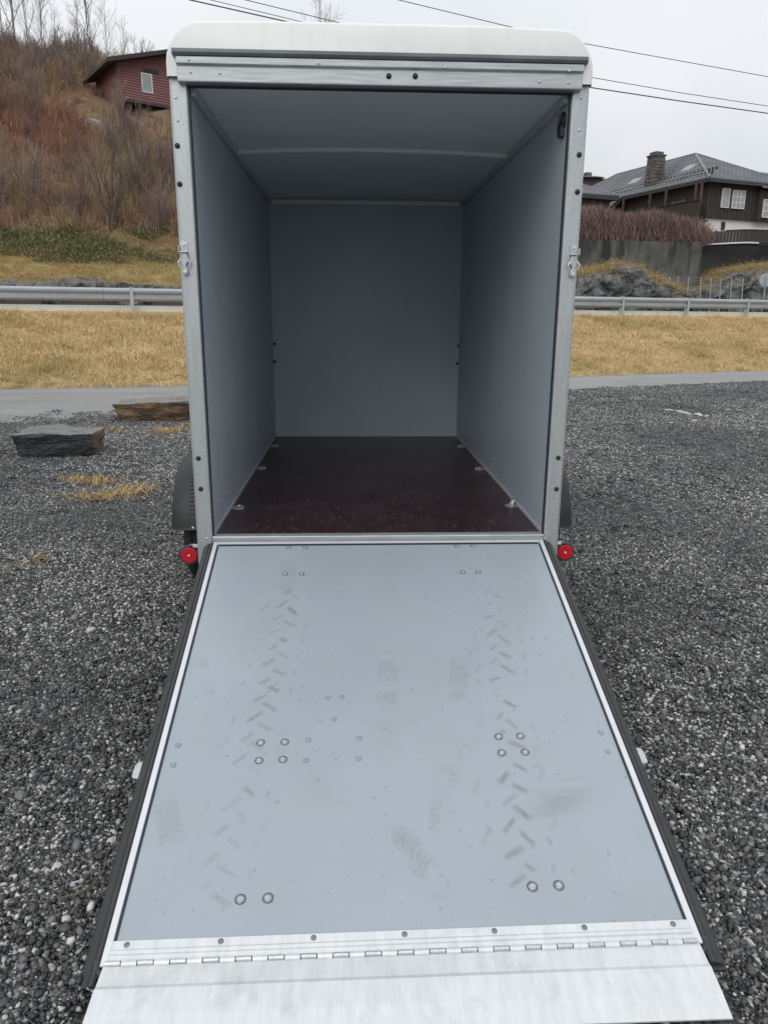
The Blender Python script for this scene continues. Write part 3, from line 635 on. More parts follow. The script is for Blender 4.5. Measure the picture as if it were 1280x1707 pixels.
#PART2
# ------------------------------------------------------------------ scattering by geometry nodes (only for uncountable stuff)
def scatter(name, pts, rots, scs, variants, parent=None):
    """point cloud -> instances picked from the list of variant objects (kept out of the scene)"""
    c = bpy.data.collections.new(name+'_pieces')
    for o in variants:
        for cc in list(o.users_collection): cc.objects.unlink(o)
        c.objects.link(o)
    me = bpy.data.meshes.new(name); me.vertices.add(len(pts)); me.vertices.foreach_set('co', np.asarray(pts, np.float32).ravel())
    for an, ty, da in (('rot', 'FLOAT_VECTOR', np.asarray(rots, np.float32)), ('scl', 'FLOAT', np.asarray(scs, np.float32))):
        a = me.attributes.new(an, ty, 'POINT'); a.data.foreach_set('vector' if ty == 'FLOAT_VECTOR' else 'value', da.ravel())
    o = bpy.data.objects.new(name, me); COL.objects.link(o)
    if variants[0].data.materials: me.materials.append(variants[0].data.materials[0])
    g = bpy.data.node_groups.new(name+'_scatter', 'GeometryNodeTree')
    g.interface.new_socket('Geometry', in_out='INPUT', socket_type='NodeSocketGeometry')
    g.interface.new_socket('Geometry', in_out='OUTPUT', socket_type='NodeSocketGeometry')
    gi = g.nodes.new('NodeGroupInput'); go = g.nodes.new('NodeGroupOutput')
    ci = g.nodes.new('GeometryNodeCollectionInfo'); ci.inputs['Collection'].default_value = c
    ci.inputs['Separate Children'].default_value = True; ci.inputs['Reset Children'].default_value = True
    ip = g.nodes.new('GeometryNodeInstanceOnPoints'); ip.inputs['Pick Instance'].default_value = True
    ri = g.nodes.new('FunctionNodeRandomValue'); ri.data_type = 'INT'
    for s_ in ri.inputs:
        if s_.name == 'Max' and s_.type == 'INT': s_.default_value = len(variants)-1
        if s_.name == 'Min' and s_.type == 'INT': s_.default_value = 0
    ra = g.nodes.new('GeometryNodeInputNamedAttribute'); ra.data_type = 'FLOAT_VECTOR'; ra.inputs['Name'].default_value = 'rot'
    sa = g.nodes.new('GeometryNodeInputNamedAttribute'); sa.data_type = 'FLOAT'; sa.inputs['Name'].default_value = 'scl'
    er = g.nodes.new('FunctionNodeEulerToRotation')
    lk = g.links.new
    lk(gi.outputs[0], ip.inputs['Points']); lk(ci.outputs[0], ip.inputs['Instance'])
    lk([s_ for s_ in ri.outputs if s_.type == 'INT'][0], ip.inputs['Instance Index'])
    lk(ra.outputs[0], er.inputs[0]); lk(er.outputs[0], ip.inputs['Rotation']); lk(sa.outputs[0], ip.inputs['Scale'])
    lk(ip.outputs[0], go.inputs[0])
    md = o.modifiers.new('scatter', 'NODES'); md.node_group = g
    return tag(o, kind='stuff')

ICO_V = None
def ico():
    t = (1+5**0.5)/2
    v = np.array([(-1,t,0),(1,t,0),(-1,-t,0),(1,-t,0),(0,-1,t),(0,1,t),(0,-1,-t),(0,1,-t),(t,0,-1),(t,0,1),(-t,0,-1),(-t,0,1)], float)
    v /= np.linalg.norm(v[0])
    f = np.array([(0,11,5),(0,5,1),(0,1,7),(0,7,10),(0,10,11),(1,5,9),(5,11,4),(11,10,2),(10,7,6),(7,1,8),(3,9,4),(3,4,2),(3,2,6),(3,6,8),(3,8,9),(4,9,5),(2,4,11),(6,2,10),(8,6,7),(9,8,1)])
    return v, f
IV, IF = ico()
def rand_rot(n, rng):
    q = rng.normal(size=(n, 4)); q /= np.linalg.norm(q, axis=1)[:, None]; w, x, y, z = q.T
    return np.stack([1-2*(y*y+z*z), 2*(x*y-z*w), 2*(x*z+y*w), 2*(x*y+z*w), 1-2*(x*x+z*z), 2*(y*z-x*w), 2*(x*z-y*w), 2*(y*z+x*w), 1-2*(x*x+y*y)], -1).reshape(n, 3, 3)
M['stone'] = None
def stone_mat():
    m = bpy.data.materials.new('gravel_stone'); m.use_nodes = True; t = m.node_tree; b = t.nodes['Principled BSDF']
    a = N(t, 'ShaderNodeAttribute', attribute_name='tone'); r = N(t, 'ShaderNodeValToRGB'); e = r.color_ramp.elements
    e[0].position = 0; e[0].color = (0.012, 0.013, 0.014, 1); e[1].position = 1; e[1].color = (0.62, 0.61, 0.58, 1)
    for p, c in ((0.35, (0.026, 0.027, 0.029)), (0.62, (0.060, 0.061, 0.063)), (0.72, (0.11, 0.10, 0.085)), (0.8, (0.12, 0.122, 0.125)), (0.88, (0.24, 0.24, 0.235)), (0.95, (0.48, 0.47, 0.44))):
        q = e.new(p); q.color = (*c, 1)
    g = N(t, 'ShaderNodeNewGeometry'); n = N(t, 'ShaderNodeTexNoise'); n.inputs['Scale'].default_value = 220; L(t, g.outputs['Position'], n.inputs['Vector'])
    mr = N(t, 'ShaderNodeMapRange'); mr.inputs['To Min'].default_value = 0.6; mr.inputs['To Max'].default_value = 1.4; L(t, n.outputs['Fac'], mr.inputs['Value'])
    oi = N(t, 'ShaderNodeObjectInfo'); nl = N(t, 'ShaderNodeTexNoise'); nl.inputs['Scale'].default_value = 0.55; nl.inputs['Detail'].default_value = 4; L(t, oi.outputs['Location'], nl.inputs['Vector'])
    ml = N(t, 'ShaderNodeMapRange'); ml.inputs['From Min'].default_value = 0.3; ml.inputs['From Max'].default_value = 0.7; ml.inputs['To Min'].default_value = -0.11; ml.inputs['To Max'].default_value = 0.05; L(t, nl.outputs['Fac'], ml.inputs['Value'])
    sm_ = N(t, 'ShaderNodeMath', operation='ADD', use_clamp=True); L(t, a.outputs['Fac'], sm_.inputs[0]); L(t, ml.outputs['Result'], sm_.inputs[1]); L(t, sm_.outputs[0], r.inputs['Fac'])
    h = N(t, 'ShaderNodeHueSaturation'); L(t, mr.outputs['Result'], h.inputs['Value']); L(t, r.outputs['Color'], h.inputs['Color'])
    L(t, h.outputs['Color'], b.inputs['Base Color']); b.inputs['Roughness'].default_value = 0.36
    return m
M['stone'] = stone_mat()
def stone_patch(seed, R=0.10, count=200, rmin=0.0045, rmax=0.0105, flat=0.62):
    rng = np.random.default_rng(seed)
    n = count; th = rng.random(n)*2*np.pi; rr_ = R*np.sqrt(rng.random(n))
    size = rmin+(rmax-rmin)*rng.random(n)**2.2
    big = rng.random(n) < 0.02; size[big] *= 1.5
    c = np.stack([rr_*np.cos(th), rr_*np.sin(th), size*(0.35+0.5*rng.random(n))], -1)
    base = IV[None]*(1+rng.uniform(-0.32, 0.22, (n, 12))[:, :, None])
    base = base*np.stack([rng.uniform(0.85, 1.35, n), rng.uniform(0.7, 1.05, n), rng.uniform(0.45, 0.85, n)], -1)[:, None, :]
    Rm = rand_rot(n, rng); base = np.einsum('nij,nkj->nki', Rm, base)
    base[:, :, 2] *= 0.8
    v = base*size[:, None, None]+c[:, None, :]
    f = IF[None]+(np.arange(n)*12)[:, None, None]
    o = raw('stone_patch', v.reshape(-1, 3), f.reshape(-1, 3), M['stone'])
    tone = np.repeat(rng.random(n)**(0.72 if count > 50 else 0.75), 12).astype(np.float32)
    a = o.data.attributes.new('tone', 'FLOAT', 'POINT'); a.data.foreach_set('value', tone)
    return o
def in_view(P, m=60):
    d = P-CAM; z = d@FW; x = 640+F*(d@RX)/z; y = 853.5-F*(d@UY)/z
    return (z > 0.1) & (x > -m-250) & (x < 1280+m+250) & (y > -m) & (y < 1707+200)
rng = np.random.default_rng(11)
def yard_points(n, x0, x1, y0, y1):
    P = np.stack([rng.uniform(x0, x1, n), rng.uniform(y0, y1, n), np.zeros(n)], -1)
    k = in_view(P) & (P[:, 1] < interp(NEAR, P[:, 0])+0.05+1.6*rng.random(n)**3*(P[:, 0] < 0))
    hid = ((np.abs(P[:, 0]) < 0.70) & (P[:, 1] > -2.04) & (P[:, 1] < 3.5)) | ((np.abs(P[:, 0]) < 0.83) & (P[:, 1] > -2.04) & (P[:, 1] < -1.74))
    return P[k & ~hid]
A = yard_points(9000, -4, 5, -2.4, 3.0)          # 54 m2
B = yard_points(9500, -8, 13, 3.0, 9.0)
Cc = yard_points(7000, -8, 14, 9.0, 16.5)
pts = np.concatenate([A, B, Cc]); n = len(pts)
scl = np.concatenate([rng.uniform(0.8, 1.25, len(A)), rng.uniform(1.0, 1.6, len(B)), rng.uniform(1.3, 2.0, len(Cc))])
pts[:, 2] = 0.0005+rng.uniform(-0.002, 0.002, n)
rots = np.stack([rng.uniform(-.03, .03, n), rng.uniform(-.03, .03, n), rng.uniform(0, 6.28, n)], -1)
gravel = scatter('gravel', pts, rots, scl, [stone_patch(100+i) for i in range(9)])
tag(gravel, 'dark grey crushed gravel with scattered pale stones covering the yard', 'gravel')
# sparser coarse stones on top
D1 = yard_points(1900, -4, 5, -2.4, 4.0); D2 = yard_points(2600, -8, 9, 3, 10)
pts = np.concatenate([D1, D2]); n = len(pts)
coarse = scatter('coarse_gravel', pts+np.array([0, 0, 0.003]), np.stack([0*pts[:, 0], 0*pts[:, 0], rng.uniform(0, 6.28, n)], -1), rng.uniform(0.9, 1.3, n),
                 [stone_patch(300+i, R=0.12, count=5, rmin=0.007, rmax=0.0145) for i in range(8)])
tag(coarse, 'larger pale and grey stones strewn over the finer gravel', 'gravel')

# ------------------------------------------------------------------ noise-shaped rocks
def rock_mesh(mb_v, scale, amp, seed, freq=1.0):
    out = []
    for p in mb_v:
        q = Vector(p); d = mnoise.fractal(Vector((q.x*freq*0.6+seed, q.y*freq*0.6, q.z*freq*2.2)), 1.0, 2.0, 4)
        out.append(q+q.normalized()*d*amp)
    return out
def slab(name, label, c, ang, size, seed, m, tilt=0.0, end_mat=None):
    import bmesh
    bm = bmesh.new(); bmesh.ops.create_cube(bm, size=1.0)
    rg = random.Random(seed)
    lx, ly, lz = size
    for v in bm.verts: v.co = Vector((v.co.x*lx*rg.uniform(0.90, 1.05), v.co.y*ly*rg.uniform(0.85, 1.1), v.co.z*lz*rg.uniform(0.82, 1.08)))
    for v in bm.verts:
        if v.co.z < 0: v.co.x *= 0.82; v.co.y *= 0.80
    bmesh.ops.bevel(bm, geom=list(bm.edges), offset=0.035, segments=2, affect='EDGES', profile=0.6)
    bmesh.ops.triangulate(bm, faces=bm.faces)
    bmesh.ops.subdivide_edges(bm, edges=[e for e in bm.edges if e.calc_length() > 0.08], cuts=5, use_grid_fill=True)
    bmesh.ops.subdivide_edges(bm, edges=[e for e in bm.edges if e.calc_length() > 0.05], cuts=1, use_grid_fill=True)
    for v in bm.verts:
        p = v.co; n_ = v.normal if v.normal.length else p.normalized()
        st = mnoise.fractal(Vector((p.x*2.2+seed, p.y*2.2, p.z*22)), 1.0, 2.0, 3)*0.02
        st = round(st/0.012)*0.010+st*0.4
        lg = mnoise.fractal(Vector((p.x*2.5+seed*3, p.y*2.5, p.z*5)), 1.0, 2.0, 4)*0.055
        side = 1-abs(n_.z)
        v.co = p+n_*(st*side+lg*(0.5+0.5*side))
    me = bpy.data.meshes.new(name); bm.to_mesh(me); bm.free()
    me.materials.append(m)
    if end_mat:
        me.materials.append(end_mat)
        for p in me.polygons:
            if p.normal.x > 0.5 and p.center.x > lx*0.3: p.material_index = 1
    o = bpy.data.objects.new(name, me); COL.objects.link(o)
    o.rotation_euler = (0, tilt, ang)
    zmin = min(v.co.z for v in me.vertices); o.location = (c[0], c[1], -zmin-0.035)
    return tag(o, label, 'boulder')
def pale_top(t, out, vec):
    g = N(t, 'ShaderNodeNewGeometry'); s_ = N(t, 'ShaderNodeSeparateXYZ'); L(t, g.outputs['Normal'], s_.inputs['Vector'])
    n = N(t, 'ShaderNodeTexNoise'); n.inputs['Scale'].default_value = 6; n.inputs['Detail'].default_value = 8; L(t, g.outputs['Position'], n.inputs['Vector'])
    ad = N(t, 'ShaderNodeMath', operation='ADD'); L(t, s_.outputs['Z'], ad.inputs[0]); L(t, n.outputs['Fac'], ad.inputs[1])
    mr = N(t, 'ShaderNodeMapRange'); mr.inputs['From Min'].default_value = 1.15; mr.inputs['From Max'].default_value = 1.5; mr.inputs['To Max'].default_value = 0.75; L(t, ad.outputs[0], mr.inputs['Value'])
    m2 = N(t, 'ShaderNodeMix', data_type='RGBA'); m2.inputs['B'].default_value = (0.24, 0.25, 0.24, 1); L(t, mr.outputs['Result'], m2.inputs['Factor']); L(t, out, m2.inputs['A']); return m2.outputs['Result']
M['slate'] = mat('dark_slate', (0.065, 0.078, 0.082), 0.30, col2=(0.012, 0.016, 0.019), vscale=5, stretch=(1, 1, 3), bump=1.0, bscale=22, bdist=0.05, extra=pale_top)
M['rust_rock'] = mat('rusty_rock', (0.17, 0.095, 0.04), 0.75, col2=(0.06, 0.05, 0.035), vscale=4, stretch=(1, 1, 4), bump=0.6, bscale=30)
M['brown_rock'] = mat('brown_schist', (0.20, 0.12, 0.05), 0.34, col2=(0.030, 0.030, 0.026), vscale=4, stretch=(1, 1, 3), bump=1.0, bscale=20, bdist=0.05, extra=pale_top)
pA = (onz(25, 768)+onz(162, 752))/2; pB = (onz(192, 702)+onz(318, 704))/2
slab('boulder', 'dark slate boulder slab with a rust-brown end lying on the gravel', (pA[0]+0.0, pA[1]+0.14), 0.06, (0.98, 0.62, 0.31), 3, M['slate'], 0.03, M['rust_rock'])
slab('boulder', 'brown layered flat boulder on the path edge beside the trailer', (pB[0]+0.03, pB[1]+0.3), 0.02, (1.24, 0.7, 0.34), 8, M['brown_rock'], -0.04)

# ------------------------------------------------------------------ dry grass
def blade_clump(seed, n=36, spread=0.12, h=(0.12, 0.3), lean=1.0, wid=0.004, m=None, dirx=None, seg=3):
    rg = np.random.default_rng(seed); vs = []; fs = []; tone = []
    for i in range(n):
        b = np.array([rg.normal()*spread*0.5, rg.normal()*spread*0.5, -0.01]); a = rg.uniform(0, 6.28) if dirx is None else dirx+rg.normal()*0.5
        le = rg.uniform(*h); ln = lean*rg.uniform(0.4, 1.3); d = np.array([math.cos(a), math.sin(a), 0]); sd_ = np.array([-d[1], d[0], 0])*wid*rg.uniform(0.6, 1.4)
        o = len(vs)
        for k in range(seg+1):
            t = k/seg; an = ln*t
            p = b+d*le*t*math.sin(an)*0.9+np.array([0, 0, le*t*max(0.08, math.cos(an))])
            w = (1-t*0.85)
            vs += [p-sd_*w, p+sd_*w]
        for k in range(seg): fs.append((o+2*k, o+2*k+1, o+2*k+3, o+2*k+2))
        tone += [rg.random()]*(2*(seg+1))
    ob = raw('clump', vs, fs, m)
    at2 = ob.data.attributes.new('tone', 'FLOAT', 'POINT'); at2.data.foreach_set('value', np.array(tone, np.float32)); return ob
def grass_mat(name, c1, c2, c3, nscale=0.6):
    m = bpy.data.materials.new(name); m.use_nodes = True; t = m.node_tree; b = t.nodes['Principled BSDF']
    a = N(t, 'ShaderNodeAttribute', attribute_name='tone'); g = N(t, 'ShaderNodeNewGeometry')
    n = N(t, 'ShaderNodeTexNoise'); n.inputs['Scale'].default_value = nscale; n.inputs['Detail'].default_value = 5; L(t, g.outputs['Position'], n.inputs['Vector'])
    m1 = N(t, 'ShaderNodeMix', data_type='RGBA'); m1.inputs['A'].default_value = (*c1, 1); m1.inputs['B'].default_value = (*c2, 1); L(t, a.outputs['Fac'], m1.inputs['Factor'])
    r = N(t, 'ShaderNodeValToRGB'); r.color_ramp.elements[0].position = 0.5; r.color_ramp.elements[1].position = 0.68; L(t, n.outputs['Fac'], r.inputs['Fac'])
    s_ = N(t, 'ShaderNodeMath', operation='MULTIPLY'); s_.inputs[1].default_value = 0.75; L(t, r.outputs['Color'], s_.inputs[0])
    m2 = N(t, 'ShaderNodeMix', data_type='RGBA'); m2.inputs['B'].default_value = (*c3, 1); L(t, s_.outputs[0], m2.inputs['Factor']); L(t, m1.outputs['Result'], m2.inputs['A'])
    L(t, m2.outputs['Result'], b.inputs['Base Color']); b.inputs['Roughness'].default_value = 0.8
    b.inputs['Specular IOR Level'].default_value = 0.2
    return m
M['straw'] = grass_mat('straw', (0.92, 0.75, 0.44), (0.48, 0.33, 0.16), (0.46, 0.38, 0.17))
rng = np.random.default_rng(21)
n = 20000; X = rng.uniform(-20, 30, n); t_ = -0.035+0.965*rng.random(n)**0.9
Y = interp(FAR, X)*(1-t_)+(railY(X)+0.15)*t_; Z = bank_z(X, np.clip(t_, 0, 1))
P = np.stack([X, Y, Z], -1)
bg_ = scatter('dry_grass', P, np.stack([rng.normal(0, .15, n)+0.3, rng.normal(0, .15, n), rng.uniform(0, 6.28, n)], -1), rng.uniform(0.45, 0.9, n)*(0.35+1.3*fbm(P[:, 0]*1.4, P[:, 1]*2.4)),
              [blade_clump(400+i, 46, 0.30, (0.14, 0.34), 1.75, 0.0045, M['straw']) for i in range(6)])
tag(bg_, 'flattened straw-coloured dry grass covering the bank below the guardrail', 'grass')
# single tufts growing through the gravel
M['tuft'] = grass_mat('tuft_straw', (0.60, 0.44, 0.18), (0.42, 0.28, 0.09), (0.42, 0.26, 0.10), 3)
def tuft(px, py, label, n, spread, h, lean, dirx=None, sx=1.0):
    p = onz(px, py); o = blade_clump(int(px*7+py), int(n*2.6), spread*0.85, (h[0]*0.55, h[1]*0.7), lean, 0.0036, M['tuft'], dirx, 4); o.name = 'grass_tuft'; o.data.name = 'grass_tuft'
    o.location = (p[0], p[1], 0.01); o.scale = (sx, 1, 1); return tag(o, label, 'grass tuft', 'dry grass tufts growing in the gravel')
tuft(180, 832, 'long flattened yellow grass tuft, nearest of the tufts left of the trailer', 70, 0.26, (0.08, 0.26), 1.6, 3.3, 1.3)
tuft(222, 822, 'thin reddish-yellow grass tuft trailing right from the long flattened one', 45, 0.18, (0.06, 0.22), 1.45, 0.5, 1.5)
tuft(163, 806, 'small upright yellow grass tuft just behind the long flattened one', 70, 0.16, (0.06, 0.16), 1.0, None, 1.2)
tuft(124, 802, 'small orange-brown grass tuft, left of the upright yellow one', 40, 0.14, (0.05, 0.14), 1.1)
tuft(276, 722, 'round orange grass tuft in front of the brown boulder', 80, 0.22, (0.08, 0.2), 1.1, None, 1.1)
tuft(195, 720, 'low straw-coloured grass tuft between the two boulders', 50, 0.4, (0.06, 0.16), 1.5, 0.2, 1.3)
tuft(310, 715, 'pale grass tuft half hidden behind the trailer mudguard side', 40, 0.2, (0.06, 0.15), 1.1)
tuft(28, 942, 'reddish withered grass tuft at the left edge of the gravel', 16, 0.20, (0.05, 0.14), 1.7, 0.1, 1.6)
# dry stalk beside the ramp
M['twig'] = mat('dry_stalk', (0.20, 0.14, 0.07), 0.8, var=0.4, vscale=40)
px_ = [(100, 1497), (130, 1490), (158, 1472), (174, 1448), (178, 1425), (187, 1412), (196, 1408)]
mb = MB().tube([Vector(onz(x, y, 0.022+0.004*(i % 2))) for i, (x, y) in enumerate(px_)], [0.002, 0.0022, 0.002, 0.0018, 0.0016, 0.0012, 0.001], 6)
st = mb.build('dry_stalk', M['twig'], None, smooth=True, origin=tuple(onz(150, 1470, 0.02))); tag(st, 'thin curved dry plant stalk on the gravel beside the ramp', 'stalk')
# single bigger stones by the ramp
M['pebble_d'] = mat('dark_pebble', (0.03, 0.033, 0.038), 0.5, var=0.3, vscale=60, bump=0.3, bscale=90)
M['pebble_g'] = mat('grey_pebble', (0.20, 0.20, 0.20), 0.6, var=0.4, vscale=60, bump=0.3, bscale=90)
M['pebble_w'] = mat('white_pebble', (0.55, 0.54, 0.51), 0.6, var=0.25, vscale=60, bump=0.3, bscale=90)
def pebble(px, py, r, m, label, seed):
    p = onz(px, py, r*0.5); rg = random.Random(seed); import bmesh
    bm = bmesh.new(); bmesh.ops.create_icosphere(bm, subdivisions=2, radius=1)
    for v in bm.verts:
        q = v.co.copy(); d = mnoise.fractal(q*1.2+Vector((seed, 0, 0)), 1, 2, 3)*0.35; v.co = Vector((q.x*1.25, q.y*0.9, q.z*0.65))*(1+d)*r
    me = bpy.data.meshes.new('stone'); bm.to_mesh(me); bm.free(); me.materials.append(m)
    o = bpy.data.objects.new('stone', me); COL.objects.link(o); o.location = (p[0], p[1], r*0.55); o.rotation_euler = (0, 0, rg.uniform(0, 6)); tag(o, label, 'stone')
pebble(114, 1236, 0.020, M['pebble_d'], 'smooth near-black stone standing out on the gravel left of the ramp', 1)
pebble(32, 1326, 0.018, M['pebble_g'], 'grey oval stone on the gravel near the left picture edge', 2)
pebble(95, 1446, 0.016, M['pebble_w'], 'twin white stone on the gravel left of the dry stalk', 3)
pebble(186, 1404, 0.017, M['pebble_w'], 'pale stone touching the dry stalk beside the ramp seal', 4)
pebble(152, 1051, 0.022, M['pebble_w'], 'lone whitish stone on the gravel left of the wheel', 5)
pebble(148, 1108, 0.018, M['pebble_g'], 'pale grey stone below the lone whitish stone left of the ramp', 6)
# white chips on the far right of the yard
for i in range(18):
    rg = np.random.default_rng(900+i); t = i/17
    x, y = (1112+62*t, 683+11*t) if i not in (3, 9, 14) else ((1117, 706), (1212, 684), (1160, 700))[(3, 9, 14).index(i)]
    r = rg.uniform(0.022, 0.05); p = onz(x+rg.normal()*2.5, y+rg.normal()*0.8, 0.02)
    v = IV*(1+rg.uniform(-.35, .3, 12))[:, None]*np.array([r*1.7, r*1.3, r*0.45])
    o = raw('white_chip', v, IF, M['pebble_w']); o.location = (p[0], p[1], 0.024); o.rotation_euler = (0, 0, rg.uniform(0, 6)); tag(o, 'flat white stone chip in the pale streak across the right gravel', 'stone', 'white chips on the right gravel')

# ------------------------------------------------------------------ guardrail
gx0 = -22
G = thing('guardrail', 'long galvanised steel guardrail with posts along the road above the bank', 'guardrail', (0, railY(0), 1.7))
dirv = Vector((1, 0.34, 0)).normalized(); nrm = Vector((0.34, -1, 0)).normalized()
M['rail'] = mat('guardrail_zinc', (0.40, 0.43, 0.45), 0.45, 0.5, var=0.15, vscale=1.5, stretch=(1, 1, 6))
rz = 2.285
wp = [(0.0, 0.0), (0.03, -0.03), (0.065, -0.055), (0.065, -0.105), (0.02, -0.14), (0.0, -0.175), (0.02, -0.21), (0.065, -0.245), (0.065, -0.295), (0.03, -0.32), (0.0, -0.35)]
wp2 = wp+[(a-0.008, b) for a, b in wp[::-1]]
def gp(a, b, X): q = Vector((X, railY(X), rz))+nrm*a; return (q.x, q.y, q.z+b)
xsr = np.arange(-22, 40.1, 4.0*dirv.x)
for i in range(len(xsr)-1):
    mb = MB(); mb.prism(wp2, lambda a, b, t: gp(a, b, t), [xsr[i]+0.004, xsr[i+1]-0.004]); mb.build('beam', M['rail'], G, smooth=True)
pxs = [at(220, 500, 18.3)[0]-8*dirv.x+4*dirv.x*k for k in range(0, 5)]
p1, p2, p3 = at(1040, 510, 23.4)[0], at(1152, 510, 24.2)[0], at(1256, 510, 25.0)[0]
pxs = [x for x in pxs if x < p1-3]+[p1, p2, p3, p3+(p3-p2), p3+2*(p3-p2)]
for X in pxs:
    b = Vector((X, railY(X), 0))-nrm*0.05
    mb = MB()
    mb.obox((b.x, b.y, 1.95)-nrm*0.0 if False else (b.x, b.y, 1.95), [dirv, nrm, Vector((0, 0, 1))], (0.035, 0.045, 0.36))
    q = Vector((X, railY(X), 0))+nrm*0.075
    mb2 = MB().obox((q.x, q.y, 1.99), [dirv, nrm, Vector((0, 0, 1))], (0.045, 0.006, 0.31)); 
    mb.build('post', M['galv'], G, bevel=0.006); mb2.build('post_face', M['galv'], G)
# ------------------------------------------------------------------ rocks behind the road
def rock_extra(t, out, vec):
    g = N(t, 'ShaderNodeNewGeometry'); s_ = N(t, 'ShaderNodeSeparateXYZ'); L(t, g.outputs['Normal'], s_.inputs['Vector'])
    n = N(t, 'ShaderNodeTexNoise'); n.inputs['Scale'].default_value = 2.5; n.inputs['Detail'].default_value = 6; L(t, vec, n.inputs['Vector'])
    ad = N(t, 'ShaderNodeMath', operation='ADD'); L(t, s_.outputs['Z'], ad.inputs[0]); L(t, n.outputs['Fac'], ad.inputs[1])
    r = N(t, 'ShaderNodeValToRGB'); r.color_ramp.elements[0].position = 0.98; r.color_ramp.elements[1].position = 1.0
    mr = N(t, 'ShaderNodeMapRange'); mr.inputs['From Min'].default_value = 1.22; mr.inputs['From Max'].default_value = 1.42; L(t, ad.outputs[0], mr.inputs['Value'])
    m2 = N(t, 'ShaderNodeMix', data_type='RGBA'); m2.inputs['B'].default_value = (0.17, 0.115, 0.03, 1); L(t, mr.outputs['Result'], m2.inputs['Factor']); L(t, out, m2.inputs['A'])
    vo = N(t, 'ShaderNodeTexVoronoi', feature='DISTANCE_TO_EDGE'); vo.inputs['Scale'].default_value = 1.4
    n5 = N(t, 'ShaderNodeTexNoise'); n5.inputs['Scale'].default_value = 1.5; L(t, vec, n5.inputs['Vector']); vx = N(t, 'ShaderNodeMix', data_type='VECTOR'); vx.inputs['Factor'].default_value = 0.25
    L(t, vec, vx.inputs['A']); L(t, n5.outputs['Color'], vx.inputs['B']); L(t, vx.outputs['Result'], vo.inputs['Vector'])
    m7 = N(t, 'ShaderNodeMapRange'); m7.inputs['From Max'].default_value = 0.07; m7.inputs['To Min'].default_value = 0.75; m7.inputs['To Max'].default_value = 0.0; L(t, vo.outputs['Distance'], m7.inputs['Value'])
    m8 = N(t, 'ShaderNodeMix', data_type='RGBA'); m8.inputs['B'].default_value = (0.02, 0.02, 0.02, 1); L(t, m7.outputs['Result'], m8.inputs['Factor']); L(t, m2.outputs['Result'], m8.inputs['A'])
    return m8.outputs['Result']
M['rock'] = mat('grey_bedrock', (0.19, 0.195, 0.20), 0.6, col2=(0.022, 0.024, 0.026), vscale=2.2, bump=1.0, bscale=5, bdist=0.25, extra=rock_extra)
def outcrop(name, label, x0, x1, yc, depth, topf, seed, base=1.5, n=(70, 30)):
    """bedrock hump: an arch in section, broken into facets by cell noise"""
    nx, ny = n; vs = []; fs = []
    for i in range(nx+1):
        X = x0+(x1-x0)*i/nx; h = topf(X)-base
        yb = yc(X) if callable(yc) else yc
        for j in range(ny+1):
            a = math.pi*j/ny; cy_ = -math.cos(a); sz = math.sin(a)
            y = yb+depth*(math.copysign(abs(cy_)**0.6, cy_)); z = base+h*sz**0.42
            p = Vector((X, y, z)); 
            c1 = mnoise.cell(p*0.9+Vector((seed, 0, 0)))*0.35+mnoise.fractal(p*0.8+Vector((seed, 3, 0)), 1, 2, 5)*0.35
            cr_ = mnoise.voronoi(p*1.1+Vector((seed, 0, 0)))[0]; c1 += min(0.35, (cr_[1]-cr_[0])*0.9)
            e = min(1, i/4, (nx-i)/4)
            fr = 1.0 if cy_ < 0 else 0.3
            vs.append((X+0.25*c1*(1-0.6*sz), y-0.9*(c1-0.15)*(1-sz*0.75)*fr, z+0.26*(c1-0.15)*sz*e))
    for i in range(nx):
        for j in range(ny):
            o = i*(ny+1)+j; fs.append((o, o+ny+1, o+ny+2, o+1))
    mb = MB().add(vs, fs); c = ((x0+x1)/2, yc((x0+x1)/2) if callable(yc) else yc, base)
    o = mb.build(name, M['rock'], None, smooth=False, origin=c); return tag(o, label, 'rock')
outcrop('rock_outcrop', 'low dark rock ledge under yellow grass behind the left guardrail', -12.6, -3, lambda X: railY(X)+9.6, 1.2, lambda X: 2.85-0.03*(X+12)+0.06*math.sin(X*1.7), 2.0)
tops = [(8.0, 3.45), (9.6, 3.45), (10.4, 3.40), (11.2, 3.75), (12.0, 3.6), (13.0, 3.15), (13.9, 2.75), (14.4, 2.3)]
outcrop('rock_outcrop', 'grey rock outcrop capped with moss behind the right guardrail', 7.5, 14.6, 30.0, 1.5, lambda X: float(np.interp(X, [a for a, b in tops], [b for a, b in tops])), 5.0)
tops2 = [(15.6, 2.8), (16.6, 3.05), (17.5, 3.2), (18.6, 3.45), (19.6, 3.95), (21, 4.25), (26, 4.3)]
outcrop('rock_outcrop', 'pale rock with dead grass rising at the right edge below the dark wall', 17.0, 26, 37.2, 2.2, lambda X: float(np.interp(X, [a for a, b in tops2], [b for a, b in tops2])), 9.0)
